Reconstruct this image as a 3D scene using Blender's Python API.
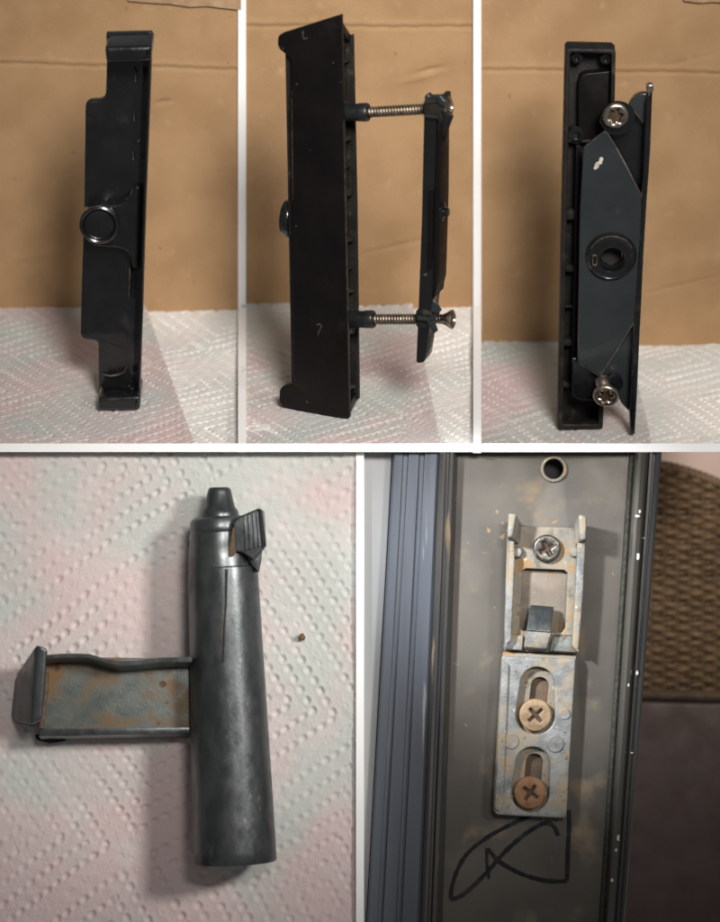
import bpy, bmesh, math, random
import numpy as np
from mathutils import Vector, Matrix, noise as mnoise
random.seed(7)
rng = np.random.default_rng(5)
for o in list(bpy.data.objects):
    bpy.data.objects.remove(o)
scene = bpy.context.scene
COL = scene.collection

# ------------------------------------------------------------------ camera, world, lamps, exposure
S = 0.0005                       # one unit of the drawing = half a millimetre
D = 3200.0                       # camera distance in drawing units
PITCH = math.radians(25)
SP, CP = math.sin(PITCH), math.cos(PITCH)
FWD = Vector((0, CP, -SP)); UP = Vector((0, SP, CP)); RIGHT = Vector((1, 0, 0))
CAM = -FWD * D
cam_d = bpy.data.cameras.new('camera'); cam = bpy.data.objects.new('camera', cam_d); COL.objects.link(cam)
cam.location = CAM * S
cam.rotation_euler = (math.pi / 2 - PITCH, 0, 0)
cam_d.sensor_fit = 'VERTICAL'; cam_d.sensor_height = 36
cam_d.lens = 36 * D / 922
cam_d.clip_start = 0.05; cam_d.clip_end = 50
cam_d.dof.use_dof = True; cam_d.dof.focus_distance = (D - 330) * S; cam_d.dof.aperture_fstop = 8.0
scene.camera = cam

w = bpy.data.worlds.new('World'); scene.world = w; w.use_nodes = True
bg = w.node_tree.nodes['Background']
bg.inputs[0].default_value = (0.95, 0.93, 0.92, 1); bg.inputs[1].default_value = 0.13

def lamp(name, kind, pos, target, power, color, **kw):
    l = bpy.data.lights.new(name, kind); l.energy = power; l.color = color
    for k, v in kw.items(): setattr(l, k, v)
    o = bpy.data.objects.new(name, l); COL.objects.link(o)
    o.location = pos
    o.rotation_euler = (Vector(target) - Vector(pos)).to_track_quat('-Z', 'Y').to_euler()
    return o
az, el, dist = math.radians(13), math.radians(36), 1.5
aim = (UP * 350 + FWD * (-100)) * S
kp = Vector((dist * math.sin(az) * math.cos(el), -dist * math.cos(az) * math.cos(el), dist * math.sin(el))) + aim
lamp('window_light', 'SPOT', kp, aim, 124, (1.0, 0.96, 0.91), spot_size=math.radians(25), spot_blend=0.75, shadow_soft_size=0.22)
t4 = (RIGHT * (-205) + UP * (-225) - FWD * 300) * S
lamp('table_light', 'SPOT', t4 + (RIGHT * 1150 + UP * 560 - FWD * 1350) * S, t4, 25, (1.0, 0.96, 0.92), spot_size=math.radians(19), spot_blend=0.8, shadow_soft_size=0.075)
t5 = (RIGHT * 240 + UP * (-165) - FWD * 300) * S
lamp('side_window_light', 'SPOT', t5 + (RIGHT * (-680) + UP * 430 - FWD * 760) * S, t5, 26, (0.93, 0.96, 1.0), spot_size=math.radians(17.5), spot_blend=0.75, shadow_soft_size=0.022)
t6 = (RIGHT * 345 + UP * (-110) + FWD * 130) * S
lamp('wicker_fill', 'SPOT', t6 + (RIGHT * 260 + UP * 330 - FWD * 900) * S, t6, 3.6, (1.0, 0.86, 0.72), spot_size=math.radians(26), spot_blend=0.9, shadow_soft_size=0.05)  # added fill lamp that brightens the wicker, out of the key light's reach

vs = scene.view_settings
vs.view_transform = 'Standard'; vs.look = 'None'; vs.exposure = 0.05; vs.gamma = 1
vs.use_curve_mapping = False

# ------------------------------------------------------------------ helpers: frames
def ray(px, py):
    return (FWD * D + RIGHT * (px - 360) + UP * (461 - py)).normalized()
def hit(px, py, point, normal):
    d = ray(px, py); t = (Vector(point) - CAM).dot(normal) / d.dot(normal)
    return CAM + d * t

class Frame:
    """a plane in space: origin O, axes a (right), b (up), n (towards the viewer)"""
    def __init__(s, O, a, b):
        s.O = Vector(O); s.a = Vector(a).normalized(); s.b = Vector(b).normalized(); s.n = s.a.cross(s.b).normalized()
        s.rot = Matrix((s.a, s.b, s.n)).transposed()
    def p2(s, px, py, h=0.0):
        v = hit(px, py, s.O + s.n * h, s.n) - s.O
        return Vector((v.dot(s.a), v.dot(s.b)))
    def p3(s, px, py, h=0.0):
        q = s.p2(px, py, h); return Vector((q.x, q.y, h))
    def scale(s, px, py, h=0.0):
        return (s.p2(px + 5, py, h) - s.p2(px - 5, py, h)).length / 10

def finish(o, label=None, cat=None, group=None, kind=None):
    if label: o['label'] = label
    if cat: o['category'] = cat
    if group: o['group'] = group
    if kind: o['kind'] = kind
    return o

def root(name, fr, label, cat, origin=(0, 0, 0), group=None):
    o = bpy.data.objects.new(name, None); COL.objects.link(o)
    o.empty_display_size = 0.01
    o.matrix_world = Matrix.Translation((fr.O + fr.rot @ Vector(origin)) * S) @ fr.rot.to_4x4()
    finish(o, label, cat, group)
    o['_org'] = list(origin)
    ROOT_ORG[o.name] = (Vector(origin), fr)
    return o
ROOT_ORG = {}

def link(name, me, mat, parent=None, fr=None, smooth=32, origin=None):
    """me is in frame coordinates, drawing units; scaled and parented here"""
    org = Vector(origin) if origin is not None else Vector((0, 0, 0))
    base = parent
    while base is not None and base.parent is not None: base = base.parent
    if base is not None and base.name in ROOT_ORG: org = ROOT_ORG[base.name][0]
    me.transform(Matrix.Scale(S, 4) @ Matrix.Translation(-org))
    if smooth:
        me.polygons.foreach_set('use_smooth', [True] * len(me.polygons))
        me.set_sharp_from_angle(angle=math.radians(smooth))
    me.name = name
    o = bpy.data.objects.new(name, me); COL.objects.link(o)
    if mat: me.materials.clear(); me.materials.append(mat)
    if parent is not None:
        o.parent = parent
    elif fr is not None:
        o.matrix_world = Matrix.Translation((fr.O + fr.rot @ org) * S) @ fr.rot.to_4x4()
    return o

def bm_mesh(bm):
    bmesh.ops.recalc_face_normals(bm, faces=bm.faces[:])
    me = bpy.data.meshes.new('m'); bm.to_mesh(me); bm.free(); return me

def round_poly(pts, r, seg=4):
    """round corners of a closed 2-D polygon; r a number or a list"""
    n = len(pts); out = []
    for i in range(n):
        p0, p1, p2 = Vector(pts[i - 1]), Vector(pts[i]), Vector(pts[(i + 1) % n])
        rr = r[i] if isinstance(r, (list, tuple)) else r
        d0, d1 = p0 - p1, p2 - p1
        l0, l1 = d0.length, d1.length
        if rr <= 0 or l0 < 1e-6 or l1 < 1e-6: out.append(p1); continue
        k = min(rr, l0 * 0.48, l1 * 0.48)
        a, b = p1 + d0 / l0 * k, p1 + d1 / l1 * k
        for j in range(seg + 1):
            t = j / seg
            out.append(a * (1 - t) ** 2 + p1 * 2 * t * (1 - t) + b * t * t)
    return out

def plate2(outer, holes, h0, h1, bevel=0.8, bres=2):
    """solid plate from 2-D outlines (frame coordinates), from height h0 to h1, with bevelled edges"""
    cu = bpy.data.curves.new('c', 'CURVE'); cu.dimensions = '2D'; cu.fill_mode = 'BOTH'
    th = abs(h1 - h0)
    bevel = min(bevel, th * 0.49)
    cu.extrude = max(th / 2 - bevel, 1e-4); cu.bevel_depth = bevel; cu.bevel_resolution = bres; cu.offset = -bevel
    for pts in [outer] + list(holes):
        sp = cu.splines.new('POLY'); sp.points.add(len(pts) - 1); sp.use_cyclic_u = True
        for i, p in enumerate(pts): sp.points[i].co = (p[0], p[1], 0, 1)
    ob = bpy.data.objects.new('tmp', cu); COL.objects.link(ob)
    dg = bpy.context.evaluated_depsgraph_get(); dg.update()
    me = bpy.data.meshes.new_from_object(ob.evaluated_get(dg))
    bpy.data.objects.remove(ob); bpy.data.curves.remove(cu)
    me.transform(Matrix.Translation((0, 0, (h0 + h1) / 2)))
    bm = bmesh.new(); bm.from_mesh(me); bmesh.ops.remove_doubles(bm, verts=bm.verts[:], dist=0.01)
    bpy.data.meshes.remove(me)
    return bm_mesh(bm)

def plate(fr, pts, h0, h1, r=0, bevel=0.8, holes=(), bres=2, at=None):
    """outline given in picture units on the plane h = max(h0, h1)"""
    hh = max(h0, h1) if at is None else at
    P = [fr.p2(x, y, hh) for x, y in pts]
    if r: P = round_poly(P, r)
    H = [[fr.p2(x, y, hh) for x, y in hole] for hole in holes]
    return plate2(P, H, h0, h1, bevel, bres)

def circ(cx, cy, r, n=40, ph=0):
    return [(cx + r * math.cos(2 * math.pi * i / n + ph), cy + r * math.sin(2 * math.pi * i / n + ph)) for i in range(n)]

def axis_matrix(p0, p1):
    d = (Vector(p1) - Vector(p0))
    return Matrix.Translation(p0) @ d.to_track_quat('Z', 'Y').to_matrix().to_4x4()

def lathe(profile, p0, p1, n=40, wob=0.0):
    """profile [(r, z)] revolved round the axis from p0 towards p1"""
    bm = bmesh.new(); M_ = axis_matrix(p0, p1); rings = []
    for r, z in profile:
        if r < 1e-5: rings.append([bm.verts.new(M_ @ Vector((0, 0, z)))])
        else:
            rings.append([bm.verts.new(M_ @ Vector((r * (1 + wob * random.uniform(-1, 1)) * math.cos(2 * math.pi * i / n),
                          r * (1 + wob * random.uniform(-1, 1)) * math.sin(2 * math.pi * i / n), z))) for i in range(n)])
    for A, B in zip(rings, rings[1:]):
        for i in range(n):
            j = (i + 1) % n
            if len(A) == 1 and len(B) == 1: continue
            if len(A) == 1: bm.faces.new((A[0], B[i], B[j]))
            elif len(B) == 1: bm.faces.new((A[i], A[j], B[0]))
            else: bm.faces.new((A[i], A[j], B[j], B[i]))
    if len(rings[0]) > 1: bm.faces.new(rings[0][::-1])
    if len(rings[-1]) > 1: bm.faces.new(rings[-1])
    return bm_mesh(bm)

def hexa(pts, bevel=0.8, seg=2):
    """eight points: bottom ring of four, then top ring of four"""
    bm = bmesh.new(); v = [bm.verts.new(p) for p in pts]
    for f in ((0, 1, 2, 3), (4, 5, 6, 7), (0, 1, 5, 4), (1, 2, 6, 5), (2, 3, 7, 6), (3, 0, 4, 7)):
        bm.faces.new([v[i] for i in f])
    bmesh.ops.recalc_face_normals(bm, faces=bm.faces[:])
    if bevel: bmesh.ops.bevel(bm, geom=bm.edges[:], offset=bevel, segments=seg, profile=0.6, affect='EDGES')
    return bm_mesh(bm)

def join(*meshes):
    bm = bmesh.new()
    for m in meshes: bm.from_mesh(m); bpy.data.meshes.remove(m)
    return bm_mesh(bm)

def tube(points, r, n=6, radii=None):
    bm = bmesh.new(); rings = []
    pts = [Vector(p) for p in points]
    for i, p in enumerate(pts):
        t = (pts[min(i + 1, len(pts) - 1)] - pts[max(i - 1, 0)]).normalized()
        u = t.cross(Vector((0.13, 0.31, 0.94))).normalized(); v = t.cross(u)
        rr = radii[i] if radii else r
        rings.append([bm.verts.new(p + (u * math.cos(2 * math.pi * k / n) + v * math.sin(2 * math.pi * k / n)) * rr) for k in range(n)])
    for A, B in zip(rings, rings[1:]):
        for k in range(n): bm.faces.new((A[k], A[(k + 1) % n], B[(k + 1) % n], B[k]))
    bm.faces.new(rings[0][::-1]); bm.faces.new(rings[-1])
    return bm_mesh(bm)

# ------------------------------------------------------------------ materials
def material(name, c1, c2, size=30, rough=(0.5, 0.6), metal=0.0, bump=0.1, bsize=2.0, spec=0.5,
             spots=(), coat=0.0, detail=6.0, contrast=(0.35, 0.65), bump2=None, stretch=None):
    """two-tone noise colour, then layers of spots (colour, feature size, low, high, roughness, metal)"""
    m = bpy.data.materials.new(name); m.use_nodes = True; nt = m.node_tree; N = nt.nodes; L = nt.links
    b = N['Principled BSDF']
    tc = N.new('ShaderNodeTexCoord')
    vec = tc.outputs['Object']
    if stretch:
        mp = N.new('ShaderNodeMapping'); mp.inputs['Scale'].default_value = stretch
        L.new(vec, mp.inputs[0]); vec = mp.outputs[0]
    def nz(sz, det=6.0, off=0.0):
        n = N.new('ShaderNodeTexNoise'); n.noise_dimensions = '4D'; n.inputs['W'].default_value = off
        n.inputs['Scale'].default_value = 1 / (sz * S); n.inputs['Detail'].default_value = det
        L.new(vec, n.inputs['Vector']); return n.outputs['Fac']
    def rng_(fac, lo, hi, a=0.0, b_=1.0):
        r = N.new('ShaderNodeMapRange'); r.interpolation_type = 'SMOOTHSTEP'
        r.inputs[1].default_value = lo; r.inputs[2].default_value = hi; r.inputs[3].default_value = a; r.inputs[4].default_value = b_
        L.new(fac, r.inputs[0]); return r.outputs[0]
    def mix(fac, a, c):
        x = N.new('ShaderNodeMix'); x.data_type = 'RGBA'; L.new(fac, x.inputs[0])
        if isinstance(a, tuple): x.inputs[6].default_value = (*a, 1)
        else: L.new(a, x.inputs[6])
        if isinstance(c, tuple): x.inputs[7].default_value = (*c, 1)
        else: L.new(c, x.inputs[7])
        return x.outputs[2]
    def mixf(fac, a, c):
        x = N.new('ShaderNodeMix'); x.data_type = 'FLOAT'; L.new(fac, x.inputs[0])
        if isinstance(a, (int, float)): x.inputs[2].default_value = a
        else: L.new(a, x.inputs[2])
        x.inputs[3].default_value = c
        return x.outputs[0]
    col = mix(rng_(nz(size, detail, 1.3), *contrast), c1, c2)
    rg = rng_(nz(size * 0.45, 5, 4.1), 0.3, 0.7, rough[0], rough[1])
    mt = None
    for i, sp in enumerate(spots):
        f = rng_(nz(sp[1], 8, 9.7 + 3.1 * i), sp[2], sp[3])
        col = mix(f, col, sp[0])
        if len(sp) > 4: rg = mixf(f, rg, sp[4])
        if len(sp) > 5: mt = mixf(f, metal if mt is None else mt, sp[5])
    L.new(col, b.inputs['Base Color']); L.new(rg, b.inputs['Roughness'])
    if mt is None: b.inputs['Metallic'].default_value = metal
    else: L.new(mt, b.inputs['Metallic'])
    b.inputs['Specular IOR Level'].default_value = spec
    b.inputs['Coat Weight'].default_value = coat
    if bump:
        bp = N.new('ShaderNodeBump'); bp.inputs['Strength'].default_value = bump; bp.inputs['Distance'].default_value = bsize * S * 0.5
        L.new(nz(bsize, 4, 20.5), bp.inputs['Height'])
        if bump2:
            b2 = N.new('ShaderNodeBump'); b2.inputs['Strength'].default_value = bump2[0]; b2.inputs['Distance'].default_value = bump2[1] * S * 0.3
            L.new(nz(bump2[1], 3, 31.5), b2.inputs['Height']); L.new(b2.outputs[0], bp.inputs['Normal'])
        L.new(bp.outputs[0], b.inputs['Normal'])
    return m

MAT = {}
MAT['white'] = material('white_board', (0.93, 0.93, 0.93), (0.90, 0.90, 0.90), 60, (0.6, 0.7), bump=0.02)
MAT['cardboard'] = material('cardboard', (0.405, 0.253, 0.133), (0.35, 0.213, 0.108), 45, (0.75, 0.9), bump=0.4, bsize=2.0, spec=0.2,
    spots=[((0.25, 0.138, 0.065), 7, 0.66, 0.78), ((0.45, 0.30, 0.172), 16, 0.58, 0.8), ((0.13, 0.07, 0.035), 3, 0.76, 0.81)])
MAT['tape'] = material('packing_tape', (0.42, 0.265, 0.15), (0.50, 0.345, 0.215), 12, (0.10, 0.22), bump=0.5, bsize=6, spec=0.7, coat=0.5)
MAT['towel'] = material('paper_towel', (0.63, 0.505, 0.495), (0.53, 0.55, 0.52), 110, (0.85, 0.95), bump=0.9, bsize=1.3, spec=0.1,
    contrast=(0.38, 0.62), detail=3.0, spots=[((0.64, 0.575, 0.56), 45, 0.5, 0.75)])
MAT['towel_lit'] = material('lit_paper_towel', (0.80, 0.765, 0.735), (0.73, 0.73, 0.70), 60, (0.85, 0.95), bump=0.3, bsize=1.5, spec=0.15,
    contrast=(0.42, 0.6), detail=2.0)  # towel colour with the brightness of the lit right sheets put in
MAT['black'] = material('black_coating', (0.005, 0.0055, 0.0065), (0.008, 0.0085, 0.0095), 30, (0.17, 0.34), bump=0.10, bsize=1.6, spec=0.5, coat=0.5,
    spots=[((0.022, 0.02, 0.018), 26, 0.60, 0.76, 0.5), ((0.10, 0.09, 0.075), 5, 0.73, 0.80, 0.7)], bump2=(0.15, 18))
MAT['black_matt'] = material('black_matt_coating', (0.0045, 0.0036, 0.0038), (0.0065, 0.0052, 0.005), 40, (0.36, 0.48), bump=0.2, bsize=1.5, spec=0.22,
    spots=[((0.014, 0.012, 0.010), 30, 0.58, 0.78, 0.6), ((0.14, 0.13, 0.11), 3.5, 0.76, 0.82, 0.8)])
MAT['black_dusty'] = material('dusty_black', (0.007, 0.0065, 0.006), (0.016, 0.014, 0.011), 18, (0.5, 0.7), bump=0.3, bsize=2.5, spec=0.35,
    spots=[((0.060, 0.046, 0.030), 14, 0.58, 0.76, 0.85)])
MAT['slate'] = material('satin_slate_coating', (0.020, 0.024, 0.026), (0.027, 0.032, 0.034), 50, (0.20, 0.33), bump=0.12, bsize=1.4, spec=0.5, coat=0.4,
    spots=[((0.030, 0.031, 0.030), 18, 0.60, 0.78, 0.55), ((0.012, 0.012, 0.012), 4, 0.72, 0.78, 0.6)])
MAT['rubber'] = material('rubber', (0.010, 0.011, 0.012), (0.016, 0.017, 0.018), 14, (0.3, 0.42), bump=0.15, bsize=2)
MAT['wear_glint'] = material('wear_glint_edge', (0.11, 0.085, 0.062), (0.03, 0.026, 0.022), 5, (0.4, 0.6), metal=0.3, bump=0.3)  # colour of worn edges and of painted edge highlights
MAT['chip'] = material('paint_chip', (0.62, 0.57, 0.48), (0.42, 0.36, 0.28), 4, (0.6, 0.8), bump=0.4)
MAT['chip_white'] = material('white_chip', (0.62, 0.60, 0.56), (0.45, 0.42, 0.37), 4, (0.6, 0.8), bump=0.4)
MAT['steel'] = material('screw_steel', (0.55, 0.49, 0.42), (0.42, 0.36, 0.30), 8, (0.24, 0.38), metal=1.0, bump=0.15,
    spots=[((0.20, 0.12, 0.06), 9, 0.56, 0.72, 0.7, 0.3)])
MAT['thread'] = material('screw_thread', (0.27, 0.225, 0.175), (0.17, 0.138, 0.105), 8, (0.42, 0.55), metal=1.0, bump=0.15,
    spots=[((0.13, 0.08, 0.045), 9, 0.55, 0.70, 0.7, 0.3)])
MAT['recess'] = material('screw_recess', (0.05, 0.03, 0.018), (0.09, 0.055, 0.032), 4, (0.6, 0.8), metal=0.3, bump=0.4)
MAT['gun'] = material('grey_casting', (0.080, 0.089, 0.092), (0.125, 0.134, 0.136), 12, (0.28, 0.42), metal=0.78, bump=0.14, bsize=1.5, stretch=(1, 0.5, 1),
    spots=[((0.045, 0.046, 0.045), 16, 0.56, 0.74, 0.5, 0.6), ((0.22, 0.215, 0.205), 7, 0.64, 0.78, 0.45, 0.6)])
MAT['gun_rust'] = material('rusty_casting', (0.12, 0.135, 0.125), (0.165, 0.18, 0.165), 18, (0.35, 0.5), metal=0.5, bump=0.25, bsize=2.2,
    spots=[((0.17, 0.10, 0.045), 34, 0.42, 0.60, 0.75, 0.05), ((0.09, 0.045, 0.02), 10, 0.62, 0.74, 0.8, 0.0)])
MAT['rust'] = material('rust', (0.14, 0.08, 0.04), (0.075, 0.05, 0.032), 6, (0.7, 0.9), bump=0.5, bsize=2)
MAT['zinc'] = material('galvanised_casting', (0.25, 0.255, 0.25), (0.145, 0.15, 0.148), 12, (0.45, 0.6), metal=0.25, bump=0.5, bsize=2.2,
    spots=[((0.28, 0.225, 0.15), 20, 0.44, 0.66, 0.8, 0.0), ((0.17, 0.11, 0.06), 7, 0.58, 0.72, 0.85, 0.0), ((0.09, 0.085, 0.08), 4, 0.62, 0.72, 0.7, 0.1), ((0.50, 0.50, 0.48), 4, 0.64, 0.74, 0.5, 0.3)])
MAT['zinc_dirty'] = material('dirty_casting', (0.25, 0.21, 0.15), (0.20, 0.185, 0.16), 12, (0.6, 0.8), metal=0.1, bump=0.5, bsize=2.2,
    spots=[((0.27, 0.165, 0.075), 16, 0.50, 0.66, 0.85, 0.0), ((0.13, 0.115, 0.095), 9, 0.56, 0.70, 0.8, 0.0), ((0.42, 0.38, 0.30), 6, 0.62, 0.74, 0.7, 0.0)])
MAT['rusty_floor'] = material('stained_floor', (0.15, 0.125, 0.10), (0.20, 0.165, 0.13), 18, (0.5, 0.7), metal=0.2, bump=0.3,
    spots=[((0.22, 0.13, 0.065), 12, 0.54, 0.68, 0.85, 0.0), ((0.34, 0.20, 0.10), 4, 0.66, 0.74, 0.85, 0.0)])
MAT['rust_stain'] = material('rust_stain', (0.11, 0.065, 0.035), (0.075, 0.055, 0.04), 10, (0.6, 0.8), bump=0.4)
MAT['dark_screw'] = material('dark_screw', (0.13, 0.12, 0.11), (0.08, 0.07, 0.06), 6, (0.3, 0.45), metal=0.8, bump=0.25,
    spots=[((0.30, 0.26, 0.21), 6, 0.58, 0.70, 0.5, 0.5)])
MAT['tan_screw'] = material('tan_screw', (0.33, 0.235, 0.14), (0.22, 0.145, 0.085), 7, (0.5, 0.7), metal=0.3, bump=0.3,
    spots=[((0.33, 0.19, 0.09), 7, 0.58, 0.72, 0.8, 0.0)])
MAT['rust_screw'] = material('rusty_screw', (0.22, 0.105, 0.05), (0.26, 0.145, 0.075), 7, (0.6, 0.8), metal=0.15, bump=0.4,
    spots=[((0.16, 0.065, 0.035), 8, 0.48, 0.66, 0.85, 0.0)])
MAT['frame'] = material('bronze_frame', (0.075, 0.067, 0.057), (0.098, 0.088, 0.074), 60, (0.42, 0.55), metal=0.25, bump=0.12, bsize=1.6,
    spots=[((0.20, 0.15, 0.095), 42, 0.56, 0.74, 0.75, 0.0), ((0.28, 0.17, 0.075), 9, 0.66, 0.74, 0.85, 0.0)])
MAT['frame_rail'] = material('grey_rail', (0.125, 0.142, 0.17), (0.09, 0.10, 0.12), 40, (0.28, 0.42), metal=0.3, bump=0.12, stretch=(1, 0.06, 1),
    spots=[((0.22, 0.22, 0.22), 6, 0.64, 0.74, 0.6, 0.1), ((0.05, 0.05, 0.05), 12, 0.58, 0.72, 0.6, 0.1)])
MAT['frame_dark'] = material('dark_rail', (0.040, 0.041, 0.043), (0.06, 0.058, 0.055), 30, (0.3, 0.42), metal=0.3, bump=0.12, stretch=(1, 0.15, 1),
    spots=[((0.16, 0.11, 0.06), 10, 0.64, 0.74, 0.8, 0.0)])
MAT['lip'] = material('glossy_lip', (0.115, 0.105, 0.090), (0.085, 0.080, 0.072), 24, (0.18, 0.28), metal=0.45, bump=0.06, stretch=(1, 0.12, 1), coat=0.3)
MAT['seal'] = material('fuzzy_seal', (0.020, 0.022, 0.018), (0.045, 0.042, 0.03), 4, (0.85, 0.95), bump=0.9, bsize=2.0)
MAT['jamb'] = material('pale_jamb', (0.36, 0.365, 0.37), (0.29, 0.30, 0.31), 60, (0.6, 0.75), bump=0.1, stretch=(1, 0.3, 1))
MAT['ink'] = material('marker_ink', (0.007, 0.007, 0.010), (0.013, 0.012, 0.014), 8, (0.55, 0.7), spec=0.2, bump=0.0,
    spots=[((0.028, 0.026, 0.025), 12, 0.52, 0.72)])
MAT['ink_pale'] = material('faded_ink', (0.045, 0.043, 0.042), (0.065, 0.06, 0.055), 8, (0.5, 0.65), bump=0.0)
MAT['wicker'] = material('wicker', (0.11, 0.066, 0.032), (0.16, 0.10, 0.05), 14, (0.55, 0.75), bump=0.4, bsize=2,
    spots=[((0.10, 0.055, 0.025), 16, 0.56, 0.7)])
MAT['wicker_dark'] = material('dark_wicker', (0.05, 0.033, 0.02), (0.09, 0.055, 0.03), 14, (0.6, 0.8), bump=0.4, bsize=2)
MAT['brown'] = material('dark_brown', (0.046, 0.025, 0.020), (0.060, 0.034, 0.029), 40, (0.5, 0.65), bump=0.2, bsize=3)
MAT['pink_wall'] = material('pale_pink_wall', (0.58, 0.43, 0.37), (0.62, 0.48, 0.42), 90, (0.8, 0.9), bump=0.1)
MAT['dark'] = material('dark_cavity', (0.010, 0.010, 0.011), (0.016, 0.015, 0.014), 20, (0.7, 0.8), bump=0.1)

# ------------------------------------------------------------------ the setting: three corners of board and towel above, two boards below
HZ = {1: 309.0, 2: 306.0, 3: 342.5}
Y_UP = Vector((0, 0, 1)); TO_VIEW = Vector((0, -1, 0))
wall_fr = Frame((0, 0, 0), (1, 0, 0), (0, 0, 1))                 # the cardboard plane, y = 0
Z0 = {k: hit(360, HZ[k], (0, 0, 0), TO_VIEW).z for k in HZ}
FLOOR = {k: Frame((0, 0, Z0[k]), (1, 0, 0), (0, 1, 0)) for k in HZ}   # a right, b away, n up
EDGE = hit(360, 443, (0, 0, Z0[1]), Y_UP)
H2 = -(EDGE).dot(FWD) + 6.0                                       # lower boards: plane square to the view through the front edge
low_fr = Frame(-FWD * H2, RIGHT, UP)

def divider(fr, px0, py0, px1, py1, h=3.0, depth=6.0):
    c = [(px0, py1), (px1, py1), (px1, py0), (px0, py0)]
    top = [fr.p3(x, y, h) for x, y in c]
    bot = [Vector((p.x, p.y, h - depth)) for p in top]
    return hexa(bot + top, 0)
def structure(name, me, mat, fr):
    return finish(link(name, me, mat, None, fr, smooth=0), kind='structure')
for a, b, k in ((238, 246, 1), (473.3, 481.3, 2)):
    structure('white_upright_strip', divider(wall_fr, a, -25, b, 330, 3, 9), MAT['white'], wall_fr)
    structure('white_floor_strip', divider(FLOOR[k], a, HZ[k] - 1.5, b, 443.8, 7, 9), MAT['white'], FLOOR[k])
structure('white_cross_strip', divider(low_fr, -25, 443.5, 745, 452, 15, 15), MAT['white'], low_fr)
structure('white_lower_strip', divider(low_fr, 356, 451, 364, 945, 4, 30), MAT['white'], low_fr)

# ---- cardboard sheets
def cardboard(px0, px1, crease, dents, label):
    """vertical sheet with a pressed fold line and dents"""
    a = wall_fr.p2(px0, 0); b = wall_fr.p2(px1, 0)
    zt = wall_fr.p2(360, -30).y; zb = wall_fr.p2(360, 350).y - 20
    x0, x1 = a.x, b.x
    nx, nz = 90, 260
    X, Z = np.meshgrid(np.linspace(x0, x1, nx), np.linspace(zt, zb, nz))
    c0 = wall_fr.p2(px0, crease[0]).y; c1 = wall_fr.p2(px1, crease[1]).y
    t = (X - x0) / (x1 - x0)
    wv = np.sin(X * 0.05 + px0) * 0.5 + np.sin(X * 0.31 + 1.2) * 0.3
    dz = Z - (c0 * (1 - t) + c1 * t) - wv
    Yv = 0.6 * np.sin(X * 0.008 + px0) + 0.6 * np.sin(Z * 0.009 + px1)
    Yv += -1.1 * np.exp(-(dz / 1.6) ** 2) + 0.7 * np.exp(-((dz - 4) / 2.5) ** 2)
    for (dx, dy, rx, rz, amt) in dents:
        p = wall_fr.p2(dx, dy)
        Yv += amt * np.exp(-((X - p.x) / rx) ** 2 - ((Z - p.y - 0.25 * (X - p.x)) / rz) ** 2)
    V = np.stack([X, Z, Yv], -1).reshape(-1, 3)
    idx = np.arange(nx * nz).reshape(nz, nx)
    F = np.stack([idx[:-1, :-1], idx[1:, :-1], idx[1:, 1:], idx[:-1, 1:]], -1).reshape(-1, 4)
    me = bpy.data.meshes.new('m'); me.from_pydata(V.tolist(), [], F.tolist()); me.update()
    o = link('cardboard_sheet', me, MAT['cardboard'], None, wall_fr, smooth=180, origin=(0, 0, 0))
    md = o.modifiers.new('thickness', 'SOLIDIFY'); md.thickness = 6 * S; md.offset = -1
    finish(o, label, 'cardboard', 'cardboard sheets behind the handles')
    return o
cb1 = cardboard(-20, 242, (63, 70), [(163, 102, 6, 2, -2.5), (200, 30, 2, 16, -1.2), (60, 250, 40, 4, 1)], 'brown cardboard behind the handle with the round knob in front')
cb2 = cardboard(242, 477, (26, 28), [(430, 70, 12, 2, -2.5), (420, 78, 18, 2.5, 1.4), (400, 245, 40, 2, -1.2)], 'brown cardboard behind the handle with two long screws')
cb3 = cardboard(477, 742, (70, 74), [(690, 60, 20, 2, -0.8), (680, 285, 40, 2, -1.2)], 'brown cardboard behind the handle with the slate back plate')
def tape(parent, pts, seed):
    P = [wall_fr.p2(x, y, 3.2) for x, y in pts]
    me = plate2(P, [], 2.4, 3.4, 0.2, 1)
    link('tape', me, MAT['tape'], parent)
tape(cb1, [(128, -20), (241, -20), (241, 10), (222, 8), (206, 6), (190, 7), (170, 4), (150, 3), (128, 1)], 1)
tape(cb3, [(680, -20), (745, -20), (745, 5), (730, 3), (712, 2), (700, 3), (684, 1)], 2)

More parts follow.
